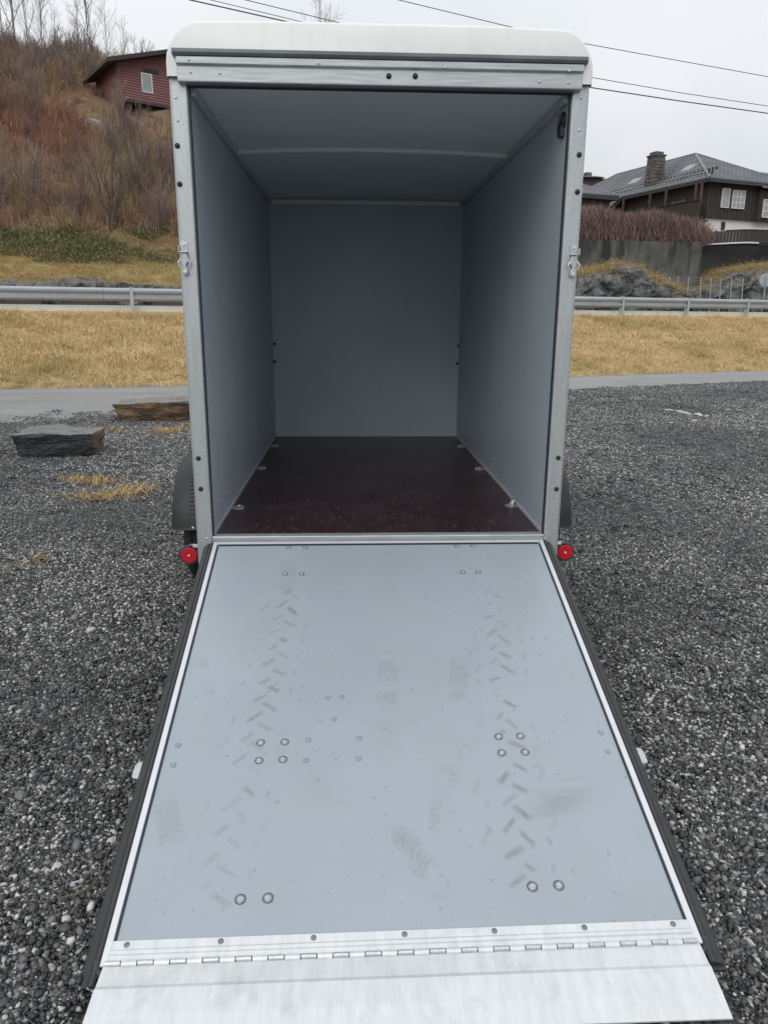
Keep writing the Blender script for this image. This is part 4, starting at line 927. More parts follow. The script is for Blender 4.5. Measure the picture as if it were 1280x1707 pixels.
# moss/grass cap over ledges (uncountable)
M['moss'] = grass_mat('moss_grass', (0.50, 0.37, 0.18), (0.33, 0.27, 0.11), (0.46, 0.30, 0.16), 0.8)
P = []
rng = np.random.default_rng(31)
for _ in range(3000):
    X = rng.uniform(-22, -3); dY = rng.uniform(9.7, 18.6); Y = railY(X)+dY
    z = float(hill(X, Y)); 
    if dY < 11.0: z = max(z, 2.80-0.03*(X+12))
    P.append((X, Y, z))
for _ in range(900):
    X = rng.uniform(8.0, 14.2); Y = 30+rng.normal()*0.5; P.append((X, Y, float(np.interp(X, [a for a, b in tops], [b for a, b in tops]))+0.02-0.25*((Y-30)/1.2)**2))
for _ in range(700):
    X = rng.uniform(17.2, 25); Y = 37.2+rng.normal()*0.7; P.append((X, Y, float(np.interp(X, [a for a, b in tops2], [b for a, b in tops2]))+0.02-0.2*((Y-37.2)/1.6)**2))
P = np.array(P); n = len(P)
mg_ = scatter('ledge_grass', P, np.stack([rng.normal(0.2, .25, n), rng.normal(0, .25, n), rng.uniform(0, 6.28, n)], -1), rng.uniform(0.5, 1.0, n),
              [blade_clump(500+i, 90, 0.6, (0.08, 0.22), 1.75, 0.007, M['moss']) for i in range(5)])
tag(mg_, 'mossy yellow-brown grass growing on top of the rock ledges', 'grass')

# ------------------------------------------------------------------ bare trees and shrubs
def branchy(seed, H, r0, levels, nb, spread, twig_len, up=0.35, trunk_bare=0.25, r_min=0.006, multi=1):
    """returns (trunk MB, twig MB): tapered limbs that fork down to fine twigs"""
    rg = random.Random(seed); tr = MB(); tw = MB()
    def limb(p, d, ln, r, lev):
        n_ = 5 if lev == 0 else 4 if lev == 1 else 3
        pts = [p]; rs = [r]; q = Vector(p); dd = Vector(d)
        for i in range(n_):
            dd = (dd+Vector((rg.gauss(0, 1), rg.gauss(0, 1), rg.gauss(0, 1)))*(0.05 if lev == 0 else 0.16)+Vector((0, 0, up*0.15))).normalized()
            q = q+dd*ln/n_; pts.append(q.copy()); rs.append(max(r_min*0.5, r*(1-(i+1)/n_*0.8)))
        (tr if lev == 0 else tw).tube(pts, rs, 6 if lev == 0 else 3, cap=False)
        if lev >= levels: return
        cnt = nb[lev]
        for k in range(cnt):
            t = (trunk_bare if lev == 0 else 0.2)+(1-(trunk_bare if lev == 0 else 0.2))*(k+rg.random())/cnt
            i = min(n_-1, int(t*n_)); f_ = t*n_-i; b = pts[i].lerp(pts[i+1], f_)
            ax = (pts[i+1]-pts[i]).normalized(); s_ = ax.orthogonal().normalized(); s_ = Matrix.Rotation(rg.uniform(0, 6.28), 3, ax) @ s_
            nd = (ax*math.cos(spread)+s_*math.sin(spread)*rg.uniform(0.7, 1.2)+Vector((0, 0, up))).normalized()
            limb(b, nd, ln*twig_len*rg.uniform(0.6, 1.1)*(1.15-0.6*t if lev == 0 else 1), max(r_min, rs[i]*0.45), lev+1)
    for m_ in range(multi):
        a = rg.uniform(0, 6.28); tl = 0 if multi == 1 else rg.uniform(0.1, 0.5)
        limb(Vector((rg.gauss(0, .1)*(multi > 1), rg.gauss(0, .1)*(multi > 1), -0.2)), Vector((math.cos(a)*tl, math.sin(a)*tl, 1)).normalized(), H*(1 if multi == 1 else rg.uniform(0.6, 1)), r0, 0)
    return tr, tw
M['birchbark'] = mat('birch_bark', (0.42, 0.39, 0.37), 0.8, col2=(0.16, 0.145, 0.14), vscale=3)
M['twigs'] = mat('birch_twigs', (0.24, 0.195, 0.185), 0.85, var=0.3, vscale=2)
M['shrubbark'] = mat('shrub_bark', (0.17, 0.14, 0.115), 0.85, var=0.4, vscale=3)
M['shrubtwig'] = mat('shrub_twigs', (0.27, 0.205, 0.175), 0.85, var=0.4, vscale=1, objvar=0.25)
def make_tree(seed, H, name, label, cat, loc, bark, twg, **kw):
    t = thing(name, label, cat, loc); tr, tw = branchy(seed, H, **kw)
    for mbx, nm, m in ((tr, 'trunk', bark), (tw, 'crown', twg)):
        mbx.v = [(a+loc[0], b+loc[1], c+loc[2]) for a, b, c in mbx.v]
        v = np.array(mbx.v); raw(nm, v, np.array([f for f in mbx.f if len(f) == 4]), m, t, smooth=True)
    return t
kwt = dict(r0=0.075, levels=4, nb=(18, 6, 4, 3), spread=0.55, twig_len=0.44, up=0.22, trunk_bare=0.18, r_min=0.0055)
trees = []
def hz(X, Y): return float(hill(X, Y))
tree_spec = [  # photograph x of the trunk, depth, height, label
    (8, 56, 9.5, 'tall bare birch at the upper left corner of the hill'),
    (30, 60, 9.0, 'tall bare birch second from the left on the skyline'),
    (52, 57, 6.5, 'bare birch third from the left on the skyline, with a dense crown'),
    (72, 60, 5.2, 'bare birch fourth from the left on the skyline, just left of the gap'),
    (158, 60, 7.0, 'lone white-stemmed bare birch on the skyline left of the red cabin'),
    (130, 59, 4.4, 'small bare birch just left of the lone white-stemmed one'),
    (182, 60, 4.6, 'small bare birch between the lone birch and the cabin roof'),
    (208, 61, 3.6, 'thin low bare birch rising behind the red cabin roof'),
    (95, 58, 3.6, 'low bushy bare birch at the edge of the gap in the skyline trees')]
protos = [make_tree(50+i, H, 'birch_tree', tree_spec[i][3], 'tree', (at(tree_spec[i][0], 100, tree_spec[i][1])[0], tree_spec[i][1], hz(at(tree_spec[i][0], 100, tree_spec[i][1])[0], tree_spec[i][1])), M['birchbark'], M['twigs'], **kwt) for i, H in ((0, 9.5), (4, 7.0))]
for o in protos: o['group'] = 'bare birches on the skyline'
for i, (px, Y, H, lab) in enumerate(tree_spec):
    if i in (0, 4): continue
    X = at(px, 100, Y)[0]; src = protos[i % 2]; dup(src, (X, Y, hz(X, Y)), rng.uniform(0, 6.28), H/(9.5 if i % 2 == 0 else 7.0), lab)
p = at(535, 5, 62); dup(protos[1], (p[0], 62, p[2]-6.7), 1.0, 1.0, 'bare tree top showing above the trailer roof')
# shrubs on the slope
hp_ = onhill(160, 208); hp_ = hp_+np.array([0, 0, 0.45])
kws = dict(r0=0.035, levels=2, nb=(9, 6), spread=0.5, twig_len=0.5, up=0.35, trunk_bare=0.12, r_min=0.0095, multi=7)
sh = [make_tree(70+i, 2.6, 'bare_shrub', 'x', 'shrub', (0, -40, -5), M['shrubbark'], M['shrubtwig'], **kws) for i in range(4)]
near_sh = [(188, 395, 34, 1.5, 'large bare many-stemmed shrub at the foot of the hillside, nearest the trailer'), (130, 402, 34.5, 1.15, 'bare shrub left of the large many-stemmed one at the hill foot'),
           (62, 390, 35, 1.3, 'bare shrub with tall thin stem at the hill foot, further left'), (12, 398, 34, 1.1, 'bare shrub at the left picture edge at the hill foot'), (235, 355, 37, 1.5, 'dark dense bare shrub behind the large one, close to the trailer'), (270, 380, 35, 1.0, 'low bare shrub against the trailer corner post')]
used_sh = [False]*4
def put_shrub(i, X, Y, sc, label, rz_=None):
    z = hz(X, Y); rz_ = rng.uniform(0, 6.28) if rz_ is None else rz_
    if not used_sh[i]:
        o = sh[i]; used_sh[i] = True; o.location = (X, Y, z); o.scale = (sc,)*3; o.rotation_euler = (0, 0, rz_)
    else: o = dup(sh[i], (X, Y, z), rz_, sc)
    o['label'] = label; o['group'] = 'bare shrubs on the hillside'; return o
for i, (px, py, Y, sc, lab) in enumerate(near_sh): put_shrub(i % 4, at(px, py, Y)[0], Y, sc, lab)
for i in range(85):
    Y = rng.uniform(38.5, 60); X = at(rng.uniform(-20, 310), 250, Y)[0]
    if abs(X+13) < 4.4 and 43.5 < Y < 57: continue
    if abs(X-hp_[0]) < 1.5 and hp_[1]-7 < Y < hp_[1]+1: continue
    cab_side = X > -15.5
    lab = ('leafless brown shrub just below the red cabin' if cab_side and Y > 44 else 'leafless brown shrub on the lower slope right of the covered heap' if cab_side else
           'leafless shrub under the skyline birches on the upper left slope' if Y > 50 else 'leafless shrub among the red bracken on the left slope' if Y > 43 else 'leafless shrub on the lower left slope behind the hill-foot shrubs')
    put_shrub(i % 4, X, Y, rng.uniform(0.7, 1.25), lab)
# thicket of stems and bracken: uncountable
def stem_clump(seed, n, spread, h, wid, m, lean=0.4):
    return blade_clump(seed, n, spread, h, lean, wid, m, None, 3)
def thicket_mat():
    m = bpy.data.materials.new('thicket'); m.use_nodes = True; t = m.node_tree; b = t.nodes['Principled BSDF']
    g = N(t, 'ShaderNodeObjectInfo'); n = N(t, 'ShaderNodeTexNoise'); n.inputs['Scale'].default_value = 0.30; n.inputs['Detail'].default_value = 5; L(t, g.outputs['Location'], n.inputs['Vector'])
    r = N(t, 'ShaderNodeValToRGB'); e = r.color_ramp.elements
    e[0].position = 0.28; e[0].color = (0.17, 0.13, 0.125, 1); e[1].position = 0.72; e[1].color = (0.54, 0.42, 0.24, 1)
    for p_, c_ in ((0.40, (0.27, 0.205, 0.18)), (0.48, (0.38, 0.235, 0.165)), (0.56, (0.42, 0.31, 0.19))):
        q = e.new(p_); q.color = (*c_, 1)
    L(t, n.outputs['Fac'], r.inputs['Fac'])
    # red bracken patch on the left slope
    vd = N(t, 'ShaderNodeVectorMath', operation='DISTANCE'); vd.inputs[1].default_value = (-17.5, 42, 10.5); L(t, g.outputs['Location'], vd.inputs[0])
    mr = N(t, 'ShaderNodeMapRange'); mr.inputs['From Min'].default_value = 4.5; mr.inputs['From Max'].default_value = 2.0; mr.inputs['To Max'].default_value = 0.8; L(t, vd.outputs['Value'], mr.inputs['Value'])
    mm = N(t, 'ShaderNodeMix', data_type='RGBA'); mm.inputs['B'].default_value = (0.40, 0.205, 0.145, 1); L(t, mr.outputs['Result'], mm.inputs['Factor']); L(t, r.outputs['Color'], mm.inputs['A'])
    a = N(t, 'ShaderNodeAttribute', attribute_name='tone'); m3 = N(t, 'ShaderNodeMapRange'); m3.inputs['To Min'].default_value = 0.65; m3.inputs['To Max'].default_value = 1.35; L(t, a.outputs['Fac'], m3.inputs['Value'])
    h = N(t, 'ShaderNodeHueSaturation'); L(t, m3.outputs['Result'], h.inputs['Value']); L(t, mm.outputs['Result'], h.inputs['Color'])
    L(t, h.outputs['Color'], b.inputs['Base Color']); b.inputs['Roughness'].default_value = 0.9; b.inputs['Specular IOR Level'].default_value = 0.15
    return m
M['thicket'] = thicket_mat()
def scrub(seed):                       # a tangled low bush: forked stems going every way
    tr, tw = branchy(seed, 1.5, r0=0.022, levels=2, nb=(7, 5), spread=0.75, twig_len=0.55, up=0.15, trunk_bare=0.1, r_min=0.008, multi=5)
    o_ = len(tr.v); v = tr.v+tw.v; f = [q for q in tr.f if len(q) == 4]+[tuple(i+o_ for i in q) for q in tw.f if len(q) == 4]
    ob = raw('scrub', v, f, M['thicket']); rg = np.random.default_rng(seed)
    a_ = ob.data.attributes.new('tone', 'FLOAT', 'POINT'); a_.data.foreach_set('value', np.full(len(v), rg.uniform(0.1, 0.6), np.float32)); return ob
n = 17000; X = rng.uniform(-46, 5, n); Y = rng.uniform(31, 62, n); d = Y-railY(X); Zz = hill(X, Y)
P = np.stack([X, Y, Zz], -1)
k = (d > 17.2) & ((X < -2) | (P[:, 2] > 6.5)) & ~((np.abs(X+13) < 3.0) & (Y > 47.8) & (Y < 55)) & ~((np.abs(X-hp_[0]*(Y+3.2)/(hp_[1]+3.2)) < 0.9) & (Y > hp_[1]-2.2) & (Y < hp_[1]+0.5)); P = P[k]; n = len(P)
up_ = np.clip((P[:, 2]-9)/6, 0, 1)
tk = scatter('thicket', P, np.stack([rng.normal(0, .15, n), rng.normal(0, .15, n), rng.uniform(0, 6.28, n)], -1), rng.uniform(0.55, 1.0, n)*(0.8+0.75*up_*rng.random(n))*np.where((np.abs(P[:, 0]+13.5) < 4.6) & (P[:, 1] > 44.5) & (P[:, 1] < 55), 0.38, 1.0),
             [stem_clump(600+i, 34, 0.9, (0.5, 1.5), 0.009, M['thicket'], 0.5) for i in range(5)]+[stem_clump(620+i, 70, 0.9, (0.25, 0.7), 0.014, M['thicket'], 1.4) for i in range(4)]+[scrub(640+i) for i in range(4)])
tag(tk, 'dense brown thicket of bare stems and red-brown bracken covering the hillside', 'thicket')
# evergreen ground cover along the foot of the hill
M['green'] = grass_mat('low_evergreen', (0.12, 0.145, 0.07), (0.21, 0.195, 0.09), (0.30, 0.22, 0.11), 0.7)
n = 1500; X = rng.uniform(-18, -4, n); dY = rng.uniform(13.6, 18.0, n); Y = railY(X)+dY
P = np.stack([X, Y, hill(X, Y)], -1)
sel = fbm(X*0.35+3, Y*0.35) > 0.45; P = P[sel]; n = len(P)
gc = scatter('ground_cover', P, np.stack([rng.normal(0, .3, n), rng.normal(0, .3, n), rng.uniform(0, 6.28, n)], -1), rng.uniform(0.6, 1.2, n), [blade_clump(700+i, 110, 0.5, (0.10, 0.35), 1.3, 0.014, M['green']) for i in range(4)])
tag(gc, 'low dull green ground cover along the foot of the hillside', 'ground cover')
# green-brown heap on the slope
vs = []; fs = []
mb = MB(); nn_ = 14
for i in range(nn_+1):
    for j in range(9):
        a = math.pi*j/8; tx = i/nn_; w = math.sin(math.pi*min(1, max(0.02, tx*0.98)))**0.5
        vs.append((hp_[0]-0.8+1.6*tx, hp_[1]-math.cos(a)*0.6*w, hp_[2]-1.0+math.sin(a)*(1.0-0.35*tx+0.06*math.sin(tx*9))*w))
for i in range(nn_):
    for j in range(8): o_ = i*9+j; fs.append((o_, o_+9, o_+10, o_+1))
M['tarp'] = mat('green_tarp', (0.17, 0.20, 0.16), 0.5, col2=(0.08, 0.095, 0.08), vscale=3, bump=0.4, bscale=5)
M['tarp_edge'] = mat('pale_tarp_edge', (0.42, 0.44, 0.41), 0.6, var=0.2)
hpT = thing('covered_heap', 'rounded dull-green covered heap with a pale top edge, half hidden in hillside scrub', 'heap', (hp_[0], hp_[1], hp_[2]-0.6))
MB().add(vs, fs).build('cover', M['tarp'], hpT, smooth=True)
MB().tube([vs[i*9+4] for i in range(1, nn_)], [0.05, 0.07, 0.07, 0.08, 0.08, 0.07, 0.07, 0.07, 0.06, 0.06, 0.05, 0.05, 0.04], 6).build('cover_edge', M['tarp_edge'], hpT, smooth=True)
for i, (px, py) in enumerate(((128, 275), (232, 362), (250, 372))):
    p = at(px, py, 36.5); z = hz(p[0], 36.5); o = blade_clump(800+i, 160, 0.35, (0.2, 0.6), 0.6, 0.03, M['green']); o.name = 'evergreen_bush'; o.location = (p[0], 36.5, z); tag(o, ('small dark evergreen bush among the brown bracken', 'small bright evergreen bush low on the hill beside the trailer', 'low yellowish evergreen bush nearest the trailer post on the hill')[i], 'bush')
#PART3
# ------------------------------------------------------------------ red cabin on the hill
M['redwood'] = mat('red_boards', (0.27, 0.125, 0.115), 0.75, var=0.3, vscale=2, stretch=(1, 1, 8))
M['darkwood'] = mat('dark_brown_boards', (0.060, 0.050, 0.045), 0.75, var=0.35, vscale=2.5, stretch=(6, 6, 0.6))
M['darktrim'] = mat('dark_trim', (0.045, 0.036, 0.034), 0.7, var=0.2)
M['post_brown'] = mat('brown_post', (0.10, 0.065, 0.055), 0.7, var=0.3)
M['felt'] = mat('roof_felt', (0.075, 0.062, 0.058), 0.8, var=0.25, vscale=3)
M['white'] = mat('white_paint', (0.78, 0.78, 0.76), 0.6, var=0.08, vscale=2)
def glass_mat(name, c):
    m = mat(name, c, 0.12, var=0.2, vscale=2); return m
M['glass'] = glass_mat('window_glass', (0.13, 0.14, 0.15)); M['paleglass'] = glass_mat('pale_window', (0.36, 0.38, 0.40))
cA = Vector(at(199, 165, 48)); cA.z = 0
e1 = Vector((math.cos(rad(33)), math.sin(rad(33)), 0)); e2 = Vector((-e1.y, e1.x, 0)); zb = at(197, 172, 48)[2]
def CF(a, b, z): q = cA+e1*a+e2*b; return (q.x, q.y, zb+z)
CB = thing('red_cabin', 'red-brown timber cabin with a low gable roof at the top of the hill', 'cabin', CF(2.4, 3, -0.8))
cw, cd, ch = 6.8, 4.6, 2.25
mb = MB().box((0, 0, -1.2), (cw, cd, ch), CF); apex = cw/2
mb.add([CF(0, 0, ch), CF(cw, 0, ch), CF(apex, 0, ch+1.0), CF(0, cd, ch), CF(cw, cd, ch), CF(apex, cd, ch+1.0)], [(0, 1, 2), (5, 4, 3), (0, 2, 5, 3), (1, 4, 5, 2)]); mb.build('wall', M['redwood'], CB)
mb = MB()
for k in range(26):
    z0 = -1.0+k*0.15; top = ch+0.68
    lim = 0 if z0 < ch else (z0-ch+0.1)/1.0*apex
    if lim < apex-0.2:
        mb.prism([(-0.012, z0), (-0.055, z0), (-0.014, z0+0.135)], lambda a, b, t: CF(t, a, b), [lim, cw-lim])
    if z0 < ch-0.1: mb.prism([(-0.012, z0), (-0.035, z0), (-0.014, z0+0.135)], lambda a, b, t: CF(a, t, b), [0, cd])
tag(mb.build('siding', M['redwood'], CB), kind='stuff')
for s in (-1, 1):
    ex = -0.75 if s < 0 else cw+0.75; ez = ch+1.0-(apex+0.75)*1.0/apex
    prf = [(ex, ez), (apex, ch+1.0), (apex, ch+1.18), (ex, ez+0.18)]
    mb = MB(); mb.prism([(a, b+0.02) for a, b in prf], lambda a, b, t: CF(a, t, b), [-0.7, cd+0.5]); rf = mb.build('roof', M['felt'], CB)
    mb = MB(); mb.prism([(a, b-0.03 if i in (0, 1) else b+0.03) for i, (a, b) in enumerate(prf)], lambda a, b, t: CF(a, t, b), [-0.74, -0.705]); mb.build('barge_board', M['darktrim'], rf)
wn = MB().box((1.45, -0.075, 0.85), (2.15, -0.057, 1.95), CF).build('window', M['white'], CB)
MB().box((1.51, -0.082, 0.91), (2.09, -0.0755, 1.89), CF).build('pane', M['paleglass'], wn)
MB().box((1.6, -0.08, 2.02), (2.6, -0.057, 2.22), CF).build('shutter_box', M['darktrim'], CB)
mb = MB()
for k in range(5): mb.box((0.3+k*1.15, -1.0, -2.0), (0.4+k*1.15, -0.9, -0.1), CF)
mb.box((0, -1.2, -0.12), (cw, -0.04, 0.0), CF); mb.build('deck', M['darkwood'], CB)

# ------------------------------------------------------------------ tiled roofs
M['tile'] = mat('glazed_grey_tile', (0.145, 0.155, 0.165), 0.33, var=0.35, vscale=0.8)
M['gutter'] = mat('grey_gutter', (0.045, 0.048, 0.05), 0.5, var=0.2)
def tile_face(name, poly, parent, m, tw=0.34, tl=0.40, amp=0.10):
    """roof slope covered with wavy pantiles: poly is a convex list of coplanar points, poly[0]-poly[1] is the eave"""
    P0 = Vector(poly[0]); ex = (Vector(poly[1])-P0).normalized(); nrm_ = ex.cross(Vector(poly[2])-P0).normalized()
    if nrm_.z < 0: nrm_ = -nrm_
    ey = nrm_.cross(ex)
    if ey.z < 0: ey = -ey
    q2 = [((Vector(p)-P0).dot(ex), (Vector(p)-P0).dot(ey)) for p in poly]
    ymax = max(b for a, b in q2); vs = []; fs = []
    def span(y):
        xs_ = []
        for i in range(len(q2)):
            (a0, b0), (a1, b1) = q2[i], q2[(i+1) % len(q2)]
            if (b0-y)*(b1-y) <= 0 and abs(b1-b0) > 1e-6: xs_.append(a0+(a1-a0)*(y-b0)/(b1-b0))
        return (min(xs_), max(xs_)) if len(xs_) > 1 else None
    nrow = int(ymax/tl)
    for r_ in range(nrow+1):
        ya, yb_ = r_*tl+1e-4, min((r_+1)*tl, ymax-1e-4)
        sa, sb = span(ya), span(yb_)
        if not sa or not sb: continue
        n_ = max(2, int((sa[1]-sa[0])/(tw/6)))
        o = len(vs)
        for k_ in range(n_+1):
            t = k_/n_; xa = sa[0]+(sa[1]-sa[0])*t; xb = min(max(xa, sb[0]), sb[1])
            wv = amp*(abs(math.sin(math.pi*xa/tw))**0.5)
            for (x_, y_, lift) in ((xa, ya, 0.0), (xa, ya, 0.024+wv), (xb, yb_, 0.010+wv)):
                q = P0+ex*x_+ey*y_+nrm_*lift; vs.append(tuple(q))
        for k_ in range(n_):
            a = o+3*k_; fs += [(a, a+3, a+4, a+1), (a+1, a+4, a+5, a+2)]
    ob = raw(name, vs, fs, m, parent); return tag(ob, kind='stuff')
# ------------------------------------------------------------------ brown house on the right
hC = Vector(at(1182, 298, 44)); EZ = hC.z; hC.z = 0
h1 = Vector((math.cos(rad(19)), math.sin(rad(19)), 0)); h2 = Vector((-h1.y, h1.x, 0))
def HF(a, b, z=0.0): q = hC+h1*a+h2*b; return (q.x, q.y, EZ+z)
HW, HL, RH, RB = 7.4, 19.0, 2.55, 5.4
GZ = 6.25-EZ
HS = thing('brown_house', 'dark brown timber house with hipped grey tile roof and stone chimney above the wall', 'house', HF(3, 8, GZ))
pk1, pk2 = HF(HW/2, RB, RH), HF(HW/2, HL-RB, RH)
tile_face('roof_tiles', [HF(0, HL), HF(0, 0), pk1, pk2], HS, M['tile'])
tile_face('roof_tiles', [HF(0, 0), HF(HW, 0), pk1], HS, M['tile'])
tile_face('roof_tiles', [HF(HW, 0), HF(HW, HL), pk2, pk1], HS, M['tile'])
tile_face('roof_tiles', [HF(HW, HL), HF(0, HL), pk2], HS, M['tile'])
# wing that runs on to the right
tile_face('roof_tiles', [HF(4.2, -0.2, -0.28), HF(14, -0.2, -0.28), HF(14, 4.5, 1.6), HF(4.2, 4.5, 1.6)], HS, M['tile'])
MB().add([HF(0, 0, -0.02), HF(HW, 0, -0.02), HF(HW, HL, -0.02), HF(0, HL, -0.02), pk1, pk2], [(0, 1, 2, 3), (0, 4, 1), (1, 4, 5, 2), (2, 5, 3), (3, 5, 4, 0)]).build('roof', M['darktrim'], HS)
for a, b in ((HF(0, 0), pk1), (HF(HW, 0), pk1), (pk1, pk2), (HF(0, HL), pk2)):
    MB().tube([Vector(a)+Vector((0, 0, .09)), Vector(b)+Vector((0, 0, .09))], 0.075, 8).build('ridge_tiles', M['tile'], HS, smooth=True)
for a, b in ((HF(-.05, -.05), HF(-.05, HL)), (HF(-.05, -.05), HF(HW, -.05))):
    a, b = Vector(a), Vector(b); d_ = (b-a).normalized(); s_ = d_.cross(Vector((0, 0, 1)))
    MB().obox((a+b)/2+Vector((0, 0, -0.10)), [d_, s_, (0, 0, 1)], ((b-a).length/2, 0.05, 0.06)).build('fascia', M['gutter'], HS)
# snow guard spikes near the left eave
mb = MB()
for r_ in range(2):
    for k in range(46):
        t = 0.4+k*0.30; u = 0.55+r_*0.45; q = HF(u, t+ (0.15 if r_ else 0), u*RH/(HW/2)+0.08); mb.obox(q, [h1, h2, (0, 0, 1)], (0.02, 0.07, 0.09))
tag(mb.build('snow_guards', M['darktrim'], HS), kind='stuff')
# catslide at the far left end of the eave
cs = [HF(-1.6, 8.0, -1.25), HF(-1.6, 13.5, -1.25), HF(0, 13.5, 0.0), HF(0, 8.0, 0.0)]
tile_face('roof_tiles', cs[1::-1]+[cs[3], cs[2]] if False else [cs[1], cs[0], cs[3], cs[2]], HS, M['tile'])
MB().add([Vector(c)+Vector((0, 0, -.02)) for c in cs]+[Vector(c)+Vector((0, 0, -.2)) for c in cs], [(0, 1, 2, 3), (7, 6, 5, 4), (0, 4, 5, 1), (0, 3, 7, 4), (1, 5, 6, 2)]).build('catslide_deck', M['darktrim'], HS)
# walls
MB().box((0.5, 0.5, -2.08), (HW-0.3, HL-0.4, -0.03), HF).build('wall', M['darkwood'], HS)
MB().box((0.7, 0.7, GZ), (HW-0.5, HL-0.6, -2.09), HF).build('basement', M['white'], HS)
MB().box((4.4, 0.2, -2.1), (13.5, 4, -0.32), HF).build('wall', M['darkwood'], HS)
mb = MB()
for k in range(28): mb.box((0.5+k*0.24, 0.455, -2.14), (0.56+k*0.24, 0.498, -0.05), HF)
for k in range(40): mb.box((4.45+k*0.22, 0.155, -2.16), (4.51+k*0.22, 0.198, -0.34), HF)
tag(mb.build('battens', M['darkwood'], HS), kind='stuff')
# recessed balcony on the left side: parapet, posts, rail
MB().box((-0.25, 0.3, -2.3), (-0.18, 9.5, -1.15), HF).build('balcony_parapet', M['darkwood'], HS)
mb = MB()
for k in range(36): mb.box((-0.285, 0.35+k*0.25, -2.32), (-0.252, 0.42+k*0.25, -1.16), HF)
tag(mb.build('parapet_battens', M['darkwood'], HS), kind='stuff')
MB().box((-0.33, 0.3, -1.145), (-0.12, 9.5, -1.09), HF).build('hand_rail', M['darktrim'], HS)
for b in (0.35, 0.8, 3.4, 4.9, 7.6): MB().box((-0.20, b, -1.3), (-0.08, b+0.12, -0.12), HF).build('balcony_post', M['post_brown'], HS)
MB().box((-0.2, 0.3, -2.38), (0.52, 9.6, -2.29), HF).build('balcony_floor', M['darktrim'], HS)
def window(a0, a1, z0, z1, b, nx, ny, frame, left=False, glass='glass', names=HS):
    f = (lambda a, bb, z: HF(bb, a, z)) if left else HF
    o = MB().box((a0, b-0.05, z0), (a1, b-0.001, z1), f).build('window', M['glass'] if glass == 'glass' else M[glass], names)
    w = 0.035
    for (p0, p1, q0, q1) in ((a0-w, a1+w, z0-w, z0), (a0-w, a1+w, z1, z1+w), (a0-w, a0, z0, z1), (a1, a1+w, z0, z1)):
        MB().box((p0, b-0.09, q0), (p1, b-0.0012, q1), f).build('frame', frame, o)
    for k in range(1, nx): x_ = a0+(a1-a0)*k/nx; MB().box((x_-0.02, b-0.08, z0), (x_+0.02, b-0.051, z1), f).build('glazing_bar', frame, o)
    for k in range(1, ny): z_ = z0+(z1-z0)*k/ny; MB().box((a0, b-0.076, z_-0.02), (a1, b-0.0515, z_+0.02), f).build('glazing_bar', frame, o)
window(1.55, 2.1, -1.45, -0.4, 0.45, 1, 1, M['white'], glass='paleglass')
window(2.4, 3.35, -1.45, -0.45, 0.45, 3, 3, M['white'], glass='paleglass')
window(4.7, 5.15, -1.9, -0.9, 0.15, 1, 3, M['white'], glass='paleglass')
window(2.2, 3.6, -1.6, -0.8, 0.45, 3, 2, M['darktrim'], left=True)
window(6.0, 7.0, -1.8, -0.8, 0.45, 2, 2, M['darktrim'], left=True)
MB().box((2.0, 0.66, -2.75), (2.3, 0.698, -2.25), HF).build('basement_vent', M['darktrim'], HS)
# skylights
for b0 in (3.4, 8.7):
    u0, u1 = 1.55, 2.15
    z_ = lambda u: u*RH/(HW/2)+0.13
    MB().add([HF(u0, b0, z_(u0)), HF(u0, b0+0.95, z_(u0)), HF(u1, b0+0.95, z_(u1)), HF(u1, b0, z_(u1)), HF(u0, b0, z_(u0)-.15), HF(u0, b0+0.95, z_(u0)-.15), HF(u1, b0+0.95, z_(u1)-.15), HF(u1, b0, z_(u1)-.15)], [(0, 1, 2, 3), (0, 4, 5, 1), (1, 5, 6, 2), (2, 6, 7, 3), (3, 7, 4, 0)]).build('skylight', M['paleglass'], HS)
# stone chimney
M['chimney'] = mat('chimney_stone', (0.17, 0.155, 0.14), 0.85, col2=(0.06, 0.055, 0.05), vscale=3.2, bump=1.0, bscale=6)
cb = 6.0; cc_ = HF(0.95, cb, 0)
chm = bpy.data.objects.new('chimney', None); COL.objects.link(chm); chm.parent = HS; chm.location = Vector(cc_)-HS.location
def CHF(a, b, z): t = 1-0.045*z; q = Vector(cc_)+h1*a*t+h2*b*t; return (q.x, q.y, q.z+z)
MB().box((-0.40, -0.40, -0.1), (0.40, 0.40, 2.3), CHF).build('core', M['darktrim'], chm)
rg = random.Random(4); z = 0.0
while z < 2.25:
    hh = rg.uniform(0.14, 0.24)
    for face in range(4):
        x = -0.47
        while x < 0.45:
            w_ = rg.uniform(0.2, 0.42); x1 = min(0.47, x+w_); d0 = rg.uniform(0.03, 0.07)
            f_ = [lambda a, b, c: CHF(a, -0.40-b, c), lambda a, b, c: CHF(-0.40-b, a, c), lambda a, b, c: CHF(a, 0.40+b, c), lambda a, b, c: CHF(0.40+b, a, c)][face]
            MB().box((x+0.012, -0.02, z+0.012), (x1-0.012, d0, z+hh-0.012), f_).build('stone', M['chimney'], chm); x = x1
    z += hh
MB().box((-0.52, -0.52, 2.36), (0.52, 0.52, 2.44), CHF).build('cap', M['chimney'], chm); MB().box((-0.36, -0.36, 2.445), (0.36, 0.36, 2.62), CHF).build('flue', M['chimney'], chm)

